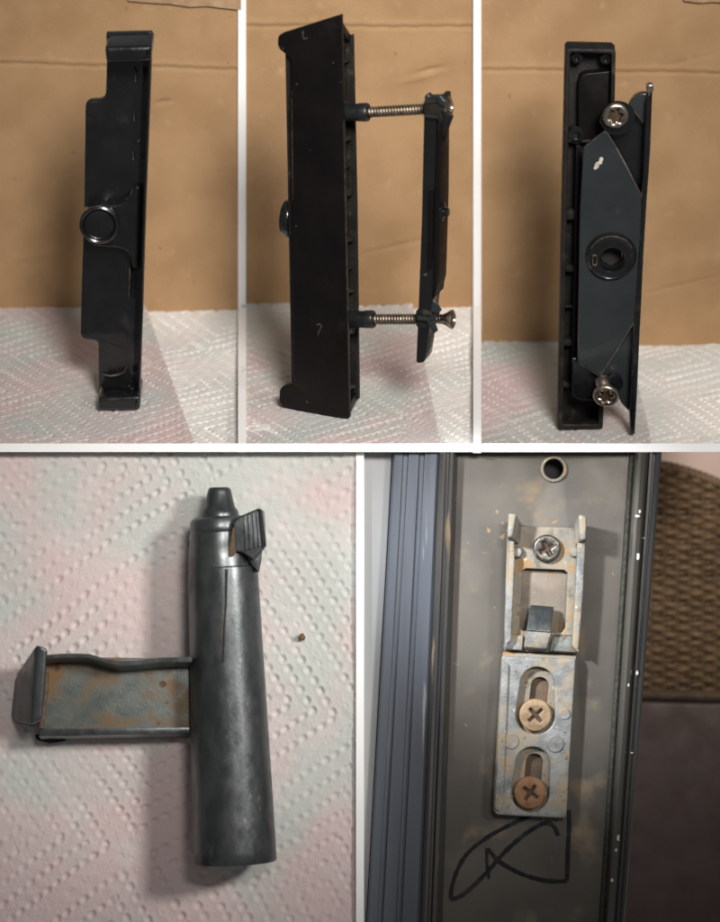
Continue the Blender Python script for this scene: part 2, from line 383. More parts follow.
# ---- paper towels: real embossed height fields
def emboss(X, Y, cell, ring, step, rad, depth, dash=1.0, ox=0.0, oy=0.0):
    """concentric diamonds of pressed dots"""
    wx = smooth_noise(X, Y, cell * 0.9, cell * 0.012, 301); wy = smooth_noise(X, Y, cell * 0.8, cell * 0.012, 302)
    X, Y = X + wx, Y + wy
    u = (X + ox) / cell; v = (Y + oy) / cell
    amp = 0.75 + 0.4 * np.clip(smooth_noise(X, Y, cell * 0.5, 1.0, 303), -1, 1)
    U = u + v; W = u - v
    cu = (U - np.floor(U) - 0.5) * cell; cw = (W - np.floor(W) - 0.5) * cell
    # square rings in the turned axes look like diamonds
    horiz = np.abs(cu) > np.abs(cw)
    r = np.where(horiz, np.abs(cu), np.abs(cw)); s = np.where(horiz, cw, cu)
    k = np.round(r / ring); dr = r - k * ring
    jit = 0.35 * np.sin(k * 12.9 + np.floor(U) * 7.1 + np.floor(W) * 3.3)
    q = s / step + jit; iq = np.round(q); ds = (q - iq) * step
    hs = np.sin(k * 12.9898 + iq * 78.233 + np.floor(U) * 37.7 + np.floor(W) * 17.3 + horiz * 5.1) * 43758.5453
    h1_, h2_, h3_ = hs - np.floor(hs), hs * 1.7 - np.floor(hs * 1.7), hs * 2.3 - np.floor(hs * 2.3)
    dr = dr + (h1_ - 0.5) * rad * 0.3; ds = ds + (h2_ - 0.5) * rad * 0.35
    amp = amp * (0.75 + 0.5 * h3_); rad = rad * (0.92 + 0.16 * h2_)
    g = (dr / rad) ** 2 + (ds / (rad * dash)) ** 2
    return amp * (-depth * np.exp(-g ** 1.5) + 0.22 * depth * np.exp(-((np.sqrt(g) - 1.5) / 0.4) ** 2))

def smooth_noise(X, Y, size, amp, seed):
    r = np.random.default_rng(seed); out = np.zeros_like(X)
    for i in range(9):
        th = r.uniform(0, 6.28); f = r.uniform(0.5, 1.6) * 6.28 / size
        out += np.sin((X * math.cos(th) + Y * math.sin(th)) * f + r.uniform(0, 6.28))
    return out * amp / 3

def sheet(fr, X, Y, Hh, mat, label, group=None, thick=1.2):
    nz, nx = X.shape
    V = np.stack([X, Y, Hh], -1).reshape(-1, 3)
    idx = np.arange(nx * nz).reshape(nz, nx)
    F = np.stack([idx[:-1, :-1], idx[:-1, 1:], idx[1:, 1:], idx[1:, :-1]], -1).reshape(-1, 4)
    me = bpy.data.meshes.new('m')
    me.vertices.add(len(V)); me.vertices.foreach_set('co', V.ravel())
    me.loops.add(F.size); me.loops.foreach_set('vertex_index', F.ravel().astype(np.int32))
    me.polygons.add(len(F)); me.polygons.foreach_set('loop_start', np.arange(0, F.size, 4, dtype=np.int32))
    me.update(calc_edges=True); me.validate()
    o = link('paper_towel', me, mat, None, fr, smooth=180)
    finish(o, label, 'paper towel', group)
    return o

def floor_towel(k, px0, px1, cut, labels, seed):
    fr = FLOOR[k]
    yb = 16.0; yf = fr.p2(360, 447).y
    res = 1.35
    def border(px, Y): return (px - 360) * (D + Y * CP - Z0[k] * SP) / D
    x0 = border(px0, 0.0); x1 = border(px1, 0.0)
    def grid(xl, xr):     # xl, xr functions of y
        ny = int((yb - yf) / res); nx = int((x1 - x0) / res)
        T, Y = np.meshgrid(np.linspace(0, 1, nx), np.linspace(yf, yb, ny))
        return xl(Y) + (xr(Y) - xl(Y)) * T, Y
    def pattern(X, Y, sd):
        th = 0.16 + 0.1 * sd; c, s = math.cos(th), math.sin(th)
        return emboss(X * c - Y * s, X * s + Y * c, 170, 16.5, 9.5, 2.5, 1.7, 1.5, 31 * sd, 47 * sd) + smooth_noise(X, Y, 130, 1.3, seed + sd) + smooth_noise(X, Y, 10, 0.2, seed + 5)
    A = fr.p2(cut[0], HZ[k] + 2); B = fr.p2(cut[1], 443)
    line = lambda Y: A.x + (B.x - A.x) * (Y - A.y) / (B.y - A.y)
    # lower sheet
    X, Y = grid(lambda Y: border(px0, Y), lambda Y: border(px1, Y))
    sheet(fr, X, Y, pattern(X, Y, 1) - 2.0, MAT['towel_lit'], labels[1], 'paper towels under the handles')  # light on the right sheet is painted into its lighter colour
    # upper sheet, its perforated edge slightly ragged and lifted
    X, Y = grid(lambda Y: border(px0, Y), lambda Y: line(Y) + 0.6 * np.sin(Y * 1.1) + 0.5 * np.sin(Y * 0.37))
    e = (line(Y) - X)
    sheet(fr, X, Y, pattern(X, Y, 0) + 1.6 + 1.6 * np.exp(-(e / 9) ** 2), MAT['towel'], labels[0], 'paper towels under the handles')  # pinkish print; the darker tone also carries the left sheet's shading
floor_towel(1, -22, 242, (146, 193), ('pinkish embossed paper towel under the handle with the round knob in front', 'paper towel coloured lighter as lit, at the right of the knobbed handle, half covered'), 3)
floor_towel(2, 242, 477, (413, 440), ('pinkish embossed paper towel under the handle with two long screws', 'paper towel coloured lighter as lit, right of the handle with long screws, half covered'), 13)
floor_towel(3, 477, 745, (628, 651), ('pinkish embossed paper towel under the handle with slate back plate', 'paper towel coloured lighter as lit, right of the slate plate handle, half covered'), 23)

def board_towel():
    p0 = low_fr.p2(-25, 945); p1 = low_fr.p2(358, 447)
    res = 1.25
    X, Y = np.meshgrid(np.arange(p0.x, p1.x, res), np.arange(p0.y, p1.y, res))
    th = 0.22; c, s = math.cos(th), math.sin(th)
    Hh = emboss(X * c - Y * s, X * s + Y * c, 330, 21, 14.5, 3.6, 1.9, 1.25, 120, 60) + smooth_noise(X, Y, 150, 1.6, 77) + smooth_noise(X, Y, 18, 0.18, 78) + smooth_noise(X, Y, 6, 0.09, 79)
    sheet(low_fr, X, Y, Hh - 1.0, MAT['towel'], 'pink and pale green dimpled paper towel under the grey bolt')
board_towel()

# ------------------------------------------------------------------ first handle: seen from the front, knob towards the viewer
def upright(px, py, k, yaw=0.0):
    O = hit(px, py, (0, 0, Z0[k] + 2.2), Y_UP)
    c, s = math.cos(yaw), math.sin(yaw)
    return Frame(O, (c, -s, 0), (0, 0, 1))

f1 = upright(118, 411.5, 1)
h1 = root('pull_handle', f1, 'black handle seen from the front with round knob and stepped left edge', 'handle', group='black handles')
CD = 34
link('back_plate', plate(f1, [(106, 34), (152, 33), (150, 100), (146, 200), (142, 330), (139.5, 396), (98, 396), (98, 341), (80, 339.5), (81, 300), (82.5, 250),
     (84, 200), (85.3, 101), (105.5, 100), (106.5, 64)], -CD - 10, -CD, r=[1, 1, 0, 0, 0, 1, 1, 5, 6, 0, 0, 0, 6, 7, 0], bevel=2.2, bres=3), MAT['black'], h1)
def tray():
    """concave tray running from the plate up to a thin rim at the right"""
    ys = np.linspace(44, 398, 40); bm = bmesh.new(); rows = []
    for y in ys:
        xi = np.interp(y, [44, 100, 200, 330, 398], [132.5, 132, 129.5, 126, 124.5]); xo = np.interp(y, [44, 100, 200, 330, 398], [152.6, 150.6, 146.6, 142.6, 140.6])
        wd = xo - xi
        e = min(1.0, min(y - 44, 398 - y) / 16.0); lift = (1 - math.sqrt(max(0.0, 1 - (1 - e) ** 2))) * 14
        pr = [(0, -CD + 0.4 + lift), (0.25, -CD + 0.9 + lift), (0.45, -CD + 2.6 + lift), (0.60, -CD + 6 + lift * 0.8), (0.70, -CD + 11 + lift * 0.5), (0.76, -CD + 17 + lift * 0.2),
              (0.80, -12.5), (0.85, -10.6), (0.93, -10.6), (0.985, -12), (1, -15), (1, -CD - 9), (0, -CD - 9)]
        rows.append([bm.verts.new(f1.p3(xi + wd * t, y, h)) for t, h in pr])
    n = len(rows[0])
    for A, B in zip(rows, rows[1:]):
        for k in range(n): bm.faces.new((A[k], A[(k + 1) % n], B[(k + 1) % n], B[k]))
    bm.faces.new(rows[0]); bm.faces.new(rows[-1][::-1])
    return bm_mesh(bm)
link('side_tray', tray(), MAT['black'], h1, smooth=50)
link('end_cap', plate(f1, [(104.5, 47), (152, 46), (151, 61), (139, 63), (106, 63.5)], -CD - 10, 0, r=[4, 3, 2, 2, 4], bevel=4.2, bres=5), MAT['black'], h1)
link('end_cap', plate(f1, [(98, 398), (140.3, 396), (139.8, 411.5), (96.5, 411.5)], -CD - 10, 0, r=[4, 3, 4, 5], bevel=4.2, bres=5), MAT['black'], h1)
br = link('bridge', plate(f1, [(92, 206), (118, 204.5), (127, 201), (132, 194), (134, 186), (140, 186), (138, 270), (131.5, 268), (130, 258), (126, 251.5), (117, 249), (92, 247)],
     -CD - 2, -CD + 12, r=2.5, bevel=3.5, bres=4), MAT['black'], h1)
# recess corner lines: wear, plus a highlight painted by the lower cap
def strip(fr, pts, h, r, mat, parent, name='wear_glint_edge'):
    P = [fr.p3(x, y, h) for x, y in pts]
    n = len(P)
    return link(name, tube(P, r, 6, [r * (0.25 + 0.75 * math.sin(math.pi * (i + 0.5) / n)) * random.uniform(0.8, 1.2) for i in range(n)]), mat, parent, smooth=60)
strip(f1, [(90, 205.5), (100, 204.8), (110, 204.2), (118, 203.5), (125, 201), (130, 196), (132.5, 189)], -CD + 7, 1.0, MAT['wear_glint'], br)
strip(f1, [(134.5, 68), (135.5, 75), (135, 82)], -CD + 1.5, 1.2, MAT['wear_glint'], h1)
strip(f1, [(134, 115), (134, 121)], -CD + 2, 1.0, MAT['wear_glint'], h1)
strip(f1, [(133, 152), (133, 160)], -CD + 2, 1.0, MAT['wear_glint'], h1)
strip(f1, [(102, 374), (110, 376), (118, 375), (124, 372), (127, 366)], -CD + 2, 1.5, MAT['wear_glint'], h1)  # pale line painted as the highlight of the rounded inner corner
strip(f1, [(130, 255), (129.5, 275), (128.5, 300)], -CD + 3, 0.8, MAT['wear_glint'], h1)
kc = f1.p3(99, 225.5, -CD + 20); kz = lambda z: kc + Vector((0, 0, z - 20))
sc = f1.scale(99, 226, -CD + 20)
kn = link('knob', lathe([(19 * sc, -2), (19.6 * sc, 2), (19.8 * sc, 14), (20.2 * sc, 17), (19.6 * sc, 19.2), (18 * sc, 20), (16.6 * sc, 19.2), (15.8 * sc, 16.5), (15 * sc, 16), (14.2 * sc, 17), (8 * sc, 17.8), (0, 18)], kz(0), kz(20), 56), MAT['black'], h1)
ringp = [kz(0) + Vector((math.cos(a) * 20.0 * sc, math.sin(a) * 20.0 * sc, 18.6)) for a in np.linspace(0.6, 2.5, 16)]
link('wear_glint_edge', tube(ringp, 0.5, 6), MAT['wear_glint'], kn)
ringp = [kz(0) + Vector((math.cos(a) * 19.7 * sc, math.sin(a) * 19.7 * sc, 18.9)) for a in np.linspace(2.9, 5.6, 22)]
link('wear_glint_edge', tube(ringp, 0.5, 6), MAT['wear_glint'], kn)
for (x, y, h, r) in ((138.5, 141, -11, 1.1), (140, 40.5, -6, 0.9), (149.5, 33, -30, 1.2), (129, 386, -14, 1.0), (132, 389, -13, 1.3), (115, 246, -CD + 13, 0.9)):
    link('paint_chip', lathe([(r, -0.6), (r * 0.7, 0.25), (0, 0.3)], f1.p3(x, y, h), f1.p3(x, y, h) + Vector((0, 0, 1)), 7, 0.25), MAT['wear_glint'], h1)

# ------------------------------------------------------------------ second handle: seen from the side with two long screws and the mounting plate
f2 = upright(349, 419, 2, math.radians(20))
h2 = root('pull_handle', f2, 'black handle seen from its side with two long screws holding a narrow plate', 'handle', group='black handles')
link('front_panel', plate(f2, [(277.5, 37), (281, 34), (341, 15), (345, 200), (349, 419), (283, 406.5), (279, 402.5), (279.3, 390), (283, 386.5), (293, 384), (292, 220), (291, 59), (277.5, 48)],
     -6, 0, r=[2, 3, 1.5, 0, 1.5, 3, 3, 3, 3, 2, 0, 2, 3], bevel=1.3, bres=3), MAT['black_matt'], h2)
link('back_panel', plate(f2, [(300, 47), (352.5, 35), (356, 200), (358.5, 400), (300, 396)], -40, -35, r=1.5, bevel=1.0, at=-35), MAT['black_dusty'], h2)
def P2(*t): return [f2.p3(*q) for q in t]
link('web', hexa(P2((296, 50, -35), (346, 42, -35), (351.5, 396, -35), (299, 392, -35)) + P2((285, 40, -6), (334, 24, -6), (340.5, 413, -6), (292, 402, -6)), 0), MAT['black_dusty'], h2)
link('end_cap', hexa(P2((289, 44, -38), (351.5, 35.5, -38), (351, 44, -38), (293, 54, -38)) + P2((280, 36, -3), (340, 17, -3), (340, 25, -3), (281, 46, -3)), 1), MAT['black_matt'], h2)
link('end_cap', hexa(P2((292, 387, -38), (357, 391, -38), (357.5, 400, -38), (292, 395, -38)) + P2((281, 391, -3), (348, 408, -3), (348.5, 418, -3), (282, 405, -3)), 1), MAT['black_matt'], h2)
for (ya, yb, inset) in ((60, 63, 1.5), (101, 107, 0.5), (116, 121, 0.5), (136, 141, 0.3), (166, 168, 2.5), (189, 196, 0.3), (237, 242, 0.5), (268, 270, 2.0), (288, 293, 0.5), (308, 312, 0.5), (328, 334, 0.3), (352, 354, 2.5), (385, 389, 0.5)):
    xf = lambda y: 341 + (349 - 341) * (y - 15) / 404 - 0.5 - inset
    xb = lambda y: 352.5 + 6 * (y - 35) / 365 - 0.8 - inset
    link('rib', hexa(P2((336, yb - 1, -36), (xb(yb), yb - 1, -36), (xb(ya), ya - 1, -36), (336, ya - 1, -36)) + P2((330, yb + 1, -5), (xf(yb), yb + 1, -5), (xf(ya), ya + 1, -5), (330, ya + 1, -5)), 0.6), MAT['black_dusty'], h2)
# knob edge showing at the left
kc2 = f2.p3(292, 218, -22)
sc2 = f2.scale(292, 218, -22)
link('knob', lathe([(17, 0), (17.6, 1), (17.6, 5), (16.5, 8), (13, 9), (0, 9)], kc2 + Vector((2, 0, 0)), kc2 - Vector((10, 0, 0)), 44), MAT['black'], h2)
# stamped marks near the top and bottom, worn through to pale metal
def stroke(fr, pts, h, wd, mat, parent, name, bev=0.15, th=0.5):
    P = [fr.p2(x, y, h) for x, y in pts]
    L_, R_ = [], []
    n = len(P)
    for i in range(n):
        t = (P[min(i + 1, n - 1)] - P[max(i - 1, 0)]).normalized(); nn = Vector((-t.y, t.x))
        ww = wd * random.uniform(0.82, 1.12)
        L_.append(P[i] + nn * ww / 2); R_.append(P[i] - nn * ww / 2)
    bm = bmesh.new()
    a = [bm.verts.new((p.x, p.y, h + th)) for p in L_]; b = [bm.verts.new((p.x, p.y, h + th)) for p in R_]
    c = [bm.verts.new((p.x, p.y, h - 0.4)) for p in L_]; d = [bm.verts.new((p.x, p.y, h - 0.4)) for p in R_]
    for i in range(n - 1):
        bm.faces.new((a[i], a[i + 1], b[i + 1], b[i])); bm.faces.new((c[i], c[i + 1], a[i + 1], a[i])); bm.faces.new((b[i], b[i + 1], d[i + 1], d[i]))
        bm.faces.new((c[i], d[i], d[i + 1], c[i + 1]))
    bm.faces.new((a[0], b[0], d[0], c[0])); bm.faces.new((a[-1], c[-1], d[-1], b[-1]))
    return link(name, bm_mesh(bm), mat, parent, smooth=40)
MAT['mark'] = material('worn_mark', (0.075, 0.07, 0.06), (0.025, 0.022, 0.02), 4, (0.6, 0.8), bump=0.3)
stroke(f2, [(303, 31), (303, 35), (303.5, 38.5), (307.5, 38)], 0, 1.2, MAT['mark'], h2, 'scratched_mark', th=0.25)
stroke(f2, [(317, 325), (319.5, 323.5), (321.5, 325.5), (320, 329.5), (318, 333), (318.5, 335.5)], 0, 1.1, MAT['mark'], h2, 'scratched_mark', th=0.25)
for (x, y, r) in ((333, 63, 1.0), (297, 84, 0.9), (279.5, 47, 1.1), (283, 48, 0.9), (307, 402, 1.3), (296, 226, 1.0), (341, 82, 0.9), (310, 150, 0.6)):
    link('paint_chip', lathe([(r, -0.6), (r * 0.7, 0.25), (0, 0.3)], f2.p3(x, y, 0), f2.p3(x, y, 0) + Vector((0, 0, 1)), 7, 0.3), MAT['mark'], h2)
# worn edges of the front panel
strip(f2, [(291.5, 90), (291.8, 115), (292, 140), (292.3, 160), (292.6, 185), (292.8, 200)], 0, 0.45, MAT['wear_glint'], h2)
strip(f2, [(343.5, 120), (345, 190), (346.5, 260), (348, 330)], -0.4, 0.5, MAT['wear_glint'], h2)

def thread(p0, p1, r, pitch, name, parent):
    L_ = (Vector(p1) - Vector(p0)).length; n = max(3, int(L_ / pitch)); prof = []
    for i in range(n):
        z = L_ * i / n; dz = L_ / n
        prof += [(r * 0.80, z), (r * 0.82, z + dz * 0.2), (r, z + dz * 0.5), (r, z + dz * 0.62), (r * 0.82, z + dz * 0.92)]
    prof.append((r * 0.8, L_))
    # a true helix: shear each ring round the axis
    bm = bmesh.new(); M_ = axis_matrix(p0, p1); N_ = 24; rows = []
    for (rr, z) in prof:
        rows.append([bm.verts.new(M_ @ Vector((rr * math.cos(2 * math.pi * i / N_), rr * math.sin(2 * math.pi * i / N_), z + (L_ / n) * i / N_))) for i in range(N_)])
    for A, B in zip(rows, rows[1:]):
        for i in range(N_ - 1): bm.faces.new((A[i], A[i + 1], B[i + 1], B[i]))
    k = 5
    for j in range(len(rows) - 1 - k):
        bm.faces.new((rows[j + k][N_ - 1 - (N_ - 1)], rows[j + k + 1][0], rows[j + 1][N_ - 1], rows[j][N_ - 1]))
    core = lathe([(r * 0.78, -1), (r * 0.78, L_ + 1)], p0, p1, 20)
    return link(name, join(bm_mesh(bm), core), MAT['thread'], parent, smooth=50)

HS = -19
for (xs, xe, xt, yy, y2) in ((343, 368.5, 424, 112.5, 109), (345, 374, 420, 319.5, 319)):
    a, b = f2.p3(xs, yy, HS), f2.p3(xe, yy - 0.3, HS)
    ln = (b - a).length
    link('sleeve', lathe([(7.6, 0), (7.6, ln - 9), (8.0, ln - 8.5), (8.2, ln - 1.5), (7.4, ln), (5, ln), (5, ln - 2)], a, b, 36), MAT['rubber'], h2)
    sx = link('machine_screw', lathe([(3.6, 0), (3.6, 4)], f2.p3(xe - 3, yy, HS), f2.p3(xe + 2, yy, HS), 20), MAT['thread'], h2)
    thread(f2.p3(xe, yy - 0.3, HS), f2.p3(xt, y2, HS), 4.9, 2.7, 'thread', sx)
    if yy > 200:
        a, b = f2.p3(431, 319, HS), f2.p3(453.5, 319.3, HS); ln = (b - a).length
        thread(f2.p3(420, 319, HS), f2.p3(445, 319, HS), 4.4, 2.7, 'thread', sx)
        link('screw_head', lathe([(4.2, ln - 14), (4.4, ln - 10), (6.0, ln - 6), (8.3, ln - 2.6), (8.6, ln - 1.0), (7.4, ln - 0.2), (5, ln + 0.3), (4, ln - 1.5), (0, ln - 2)], a, b, 36), MAT['steel'], sx)
    else:
        a, b = f2.p3(440, 107.5, HS), f2.p3(451, 107, HS); ln = (b - a).length
        link('screw_head', lathe([(4.2, -4), (4.4, ln - 6), (7, ln - 5), (9.6, ln - 3), (9.6, ln - 1.2), (7, ln - 0.2), (4, ln), (3.5, ln - 1.2), (0, ln - 1.5)], a, b, 36), MAT['steel'], sx)
# mounting plate, seen nearly edge on
mp = link('mounting_plate', plate(f2, [(424, 104), (437, 104), (437.5, 150), (436, 210), (434, 290), (430, 320), (428, 338), (424.5, 361), (423, 363), (417.5, 363.5), (416, 361.5), (418.5, 300), (421.5, 220)],
     -30, -9, r=1.2, bevel=1.2, bres=3), MAT['black'], h2)
link('flange', plate(f2, [(437, 118), (440, 120), (439.5, 200), (437, 285), (433, 300), (434, 210)], -32, -6, r=0.8, bevel=0.8), MAT['black_matt'], mp)
link('edge_strip', plate(f2, [(428, 192), (434, 190), (433, 245), (431, 270), (427, 272)], -10, -7.5, r=1, bevel=0.7), MAT['black_matt'], mp)
# upper clip with ears and triangular flap
cl = link('clip', plate(f2, [(423, 102), (437, 101), (438, 98), (443, 98.5), (443.5, 111), (441, 113), (444, 122), (440, 125.5), (436, 118.5), (424, 117)], -28, -6, r=1.2, bevel=1.2), MAT['black_dusty'], mp)
link('ear', plate(f2, [(426, 94.5), (429, 93), (432, 96), (437, 99), (436, 103), (426, 103)], -34, -26, r=1, bevel=0.8, at=-30), MAT['slate'], cl)
link('ear', plate(f2, [(436, 97), (440, 95.5), (443, 99), (446, 102), (444, 107), (438, 104)], -9, -4, r=1, bevel=0.8), MAT['slate'], cl)
link('flap', plate(f2, [(443, 114), (453, 116.5), (442, 144)], -9, -5, r=0.6, bevel=0.8), MAT['black'], mp)
link('clip_rim', tube([f2.p3(424, 103, -6), f2.p3(431, 102, -5.5), f2.p3(437, 101.5, -5.5)], 1.2, 8), MAT['slate'], cl)
link('clip_rim', tube([f2.p3(424, 115.5, -6), f2.p3(432, 117, -5.5), f2.p3(438, 117.5, -5.5)], 1.3, 8), MAT['slate'], cl)
nb = f2.p3(443.5, 212, -14)
link('nub', lathe([(8, 0), (8, 3), (6, 4), (4, 4), (4, 7), (3, 8), (0, 8)], nb - Vector((3, 0, 0)), nb + Vector((9, 0, 0)), 24), MAT['black'], mp)
# lower clip: bent lugs
c2 = link('clip', plate(f2, [(415.5, 311), (423, 309), (430, 312), (434, 318), (431, 327), (424, 329), (416, 327)], -27, -8, r=1.5, bevel=1.2), MAT['black_dusty'], mp)
link('lug', plate(f2, [(431, 297.5), (437.5, 304), (441.5, 311), (435, 313.5), (428.5, 312)], -12, -9.5, r=0.6, bevel=0.8), MAT['slate'], c2)
link('lug', plate(f2, [(423, 318), (434, 321), (437.5, 331), (433.5, 334), (429, 326)], -8, -5.5, r=0.6, bevel=0.8), MAT['slate'], c2)
link('lug', plate(f2, [(417, 316), (428, 318), (436, 315.5), (436.5, 318.5), (428, 321.5), (417, 320)], -7, -4, r=0.6, bevel=0.8), MAT['slate'], c2)
link('lug', plate(f2, [(424, 302), (430, 304), (427, 311), (420, 310)], -24, -20, r=0.6, bevel=0.8), MAT['slate'], c2)
link('paint_chip', lathe([(1.8, -0.5), (1.2, 0.3), (0, 0.3)], f2.p3(425, 275, -8.5), f2.p3(425, 275, -8.5) + Vector((0, 0, 1)), 6, 0.3), MAT['mark'], mp)

# ------------------------------------------------------------------ third handle: seen from behind, hollow channel and slate mounting plate
f3 = upright(580, 430.5, 3)
h3 = root('pull_handle', f3, 'black handle seen from behind with hollow channel and slate plate with round hole', 'handle', group='black handles')
outer = [(566, 48.5), (616, 49.5), (615, 100), (609.5, 250), (603, 430.5), (558, 430.5), (561.5, 250)]
inner = [(570.5, 53), (611.5, 54), (610.5, 100), (604.5, 250), (598.5, 424.5), (562.8, 424.5), (566.2, 250)]
pin = [(p.x, p.y) for p in round_poly([Vector(q) for q in inner], 3)]
link('channel_wall', plate(f3, outer, -22, 0, r=[4, 4, 0, 0, 4, 4, 0], bevel=1.5, bres=3, holes=[pin]), MAT['black_dusty'], h3)
link('channel_floor', plate(f3, [(567, 46), (615, 46), (609, 250), (602, 424), (560, 424), (563, 250)], -24, -19, bevel=0.5), MAT['black_dusty'], h3)
for (x, y, r) in ((577, 58, 5.6), (606, 59, 5.6), (576.5, 136, 8)):
    c = f3.p3(x, y, -8); q = Vector((c.x, c.y, -20))
    link('post', lathe([(r, 0), (r, 11), (r - 1, 12), (r * 0.45, 12), (r * 0.4, 9), (0, 9)], q, q + Vector((0, 0, 1)), 28), MAT['black'], h3)
link('inner_block', plate(f3, [(578, 84), (580, 76), (586, 73.5), (611, 71), (610, 130), (596, 146), (578, 141)], -28, -9, r=[3, 4, 3, 1, 2, 3, 3], bevel=1.4), MAT['black_matt'], h3)
for (ya, yb) in ((140, 143), (211, 220), (266, 272), (306, 308), (340, 346), (384, 388)):
    l0 = 570 - 8 * (ya - 44) / 386 - 3.5
    link('rib', plate(f3, [(l0 + 1, ya), (600, ya), (600, yb), (l0 + 1, yb)], -30, -8, bevel=0.8), MAT['black_dusty'], h3)
link('inner_rail', plate(f3, [(576, 146), (581, 146), (578, 300), (576, 395), (571, 395), (573, 300)], -30, -5, bevel=0.8), MAT['black_matt'], h3)
# mounting plate
hole = circ(612, 259.5, 12.2, 40)
mp3 = link('mounting_plate', plate(f3, [(583.5, 148), (606, 130.5), (641.5, 194), (643.5, 230), (640, 300), (635, 321), (600, 377), (577.5, 362), (580, 215)], 9, 15, r=[4, 2, 1, 0, 0, 1, 2, 3, 0],
     bevel=1.4, bres=3, holes=[hole]), MAT['slate'], h3)
link('edge_flange', plate(f3, [(646.5, 100), (652.5, 92), (650, 150), (646.5, 200), (643.5, 250), (640, 330), (637, 400), (635, 434.5), (630.5, 434.5), (630, 412), (634, 325), (641, 230), (642.5, 196)],
     1, 17, r=1.0, bevel=1.2, bres=3), MAT['black'], mp3)
link('flap', plate(f3, [(606, 131), (613, 129.5), (624, 127), (630, 118), (628, 106), (634, 97.5), (640, 94), (648, 93.5), (643.5, 196), (641, 196)], -4, 0.5, r=[1, 1, 3, 3, 3, 3, 3, 2, 0, 0], bevel=1.0), MAT['black'], mp3)
link('flap', plate(f3, [(628, 106), (634, 97.5), (640, 94), (648, 93.5), (646.5, 126), (640, 121)], 0, 8.5, r=[3, 3, 3, 2, 1, 1], bevel=1.0), MAT['slate'], mp3)
link('nub', join(plate(f3, [(646.5, 86.5), (649, 84.5), (653.5, 85), (654, 91.5), (651, 93.5), (647, 93)], 6, 14, r=1.5, bevel=1.2)), MAT['steel'], mp3)
link('wing', plate(f3, [(598, 379), (635.5, 322), (634, 380), (632.5, 415), (622, 404), (618.5, 398), (612, 385)], -2, 3.5, r=1.0, bevel=1.0), MAT['slate'], mp3)
link('wing', plate(f3, [(577, 358), (583, 365), (598, 378.5), (612, 386), (617, 401), (581, 400.5), (572.5, 397), (572, 358)], 1, 5.5, r=[1, 1, 1, 2, 2, 4, 6, 1], bevel=1.0), MAT['black'], mp3)
# lit fold edges: highlights put on as pale strips
def edge(pts, h, r, mat='wear_glint'):
    return strip(f3, pts, h, r, MAT[mat], mp3, 'lit_edge')
edge([(607, 132), (614, 143.5), (621, 156), (629, 171), (635, 183), (640.5, 193)], 14.6, 1.0, 'steel')
edge([(600.5, 375.5), (608, 364), (617, 350), (625, 337), (634.5, 321.5)], 14.6, 0.9, 'steel')
edge([(584, 148), (590, 143), (597, 137), (605.5, 131)], 14.6, 0.5)
edge([(578.5, 362.5), (588, 369), (599, 376.5)], 14.6, 0.5)
edge([(629, 106), (634, 111), (639, 117), (643, 123)], 8.8, 0.7)
edge([(651.8, 100), (650, 150), (646.3, 200), (643.3, 250), (640, 325)], 15.5, 0.5)
# round boss
bc = f3.p3(611, 256, 15); sc3 = f3.scale(611, 256, 15); ax = Vector((0, 0, 1))
link('boss_ring', join(lathe([(25 * sc3, -4), (25.2 * sc3, 0.8), (24 * sc3, 1.8), (23.3 * sc3, 1.2)], bc, bc + ax, 56)), MAT['black'], mp3)
def ring_mesh(c, prof, n=56):
    """closed ring from a loop of (r, z)"""
    bm = bmesh.new(); rows = [[bm.verts.new(c + Vector((r * math.cos(2 * math.pi * i / n), r * math.sin(2 * math.pi * i / n), z))) for i in range(n)] for r, z in prof]
    for A, B in zip(rows, rows[1:] + rows[:1]):
        for i in range(n): bm.faces.new((A[i], A[(i + 1) % n], B[(i + 1) % n], B[i]))
    return bm_mesh(bm)
bpy.data.objects.remove(bpy.data.objects['boss_ring'])
bh = f3.p3(612, 259, 15)
def ecc_ring(c0, c1, prof, n=56):
    """ring whose centre moves from c0 (outer) to c1 (inner); prof (t, r, z)"""
    bm = bmesh.new(); rows = []
    for t, r, z in prof:
        c = c0.lerp(c1, t); rows.append([bm.verts.new(Vector((c.x + r * math.cos(2 * math.pi * i / n), c.y + r * math.sin(2 * math.pi * i / n), 15 + z))) for i in range(n)])
    for A, B in zip(rows, rows[1:] + rows[:1]):
        for i in range(n): bm.faces.new((A[i], A[(i + 1) % n], B[(i + 1) % n], B[i]))
    return bm_mesh(bm)
boss = link('boss_ring', ecc_ring(bc, bh, [(0, 26 * sc3, -3), (0, 26 * sc3, -0.2), (0, 25 * sc3, 0.9), (0, 23.8 * sc3, 3.6), (0, 22.3 * sc3, 4.6), (0.2, 20.6 * sc3, 4.0), (0.4, 19.5 * sc3, 3.3), (0.8, 14 * sc3, 3.0), (1, 12.6 * sc3, 2.2), (1, 11.6 * sc3, 0.5), (1, 11.6 * sc3, -16), (1, 13 * sc3, -16), (0.5, 15 * sc3, -3)]), MAT['black'], mp3)
link('lit_edge', tube([bc + Vector((math.cos(a) * 22.8 * sc3, math.sin(a) * 22.8 * sc3, 4.5)) for a in np.linspace(0.45, 2.7, 26)], 0.55, 6), MAT['wear_glint'], boss)
link('slot_frame', plate(f3, [(592, 255), (597.5, 255), (597.5, 266.5), (592, 266.5)], 17.5, 20, r=2, bevel=0.6, holes=[[(593.5, 257), (596, 257), (596, 264.5), (593.5, 264.5)]]), MAT['wear_glint'], boss)
link('bore_dark_cap', lathe([(11 * sc3, -1), (11 * sc3, 0)], bh + Vector((0, 0, -13)), bh + Vector((0, 0, -11)), 36), MAT['dark'], boss)  # dark disc closing the bore, stands in for the shade inside
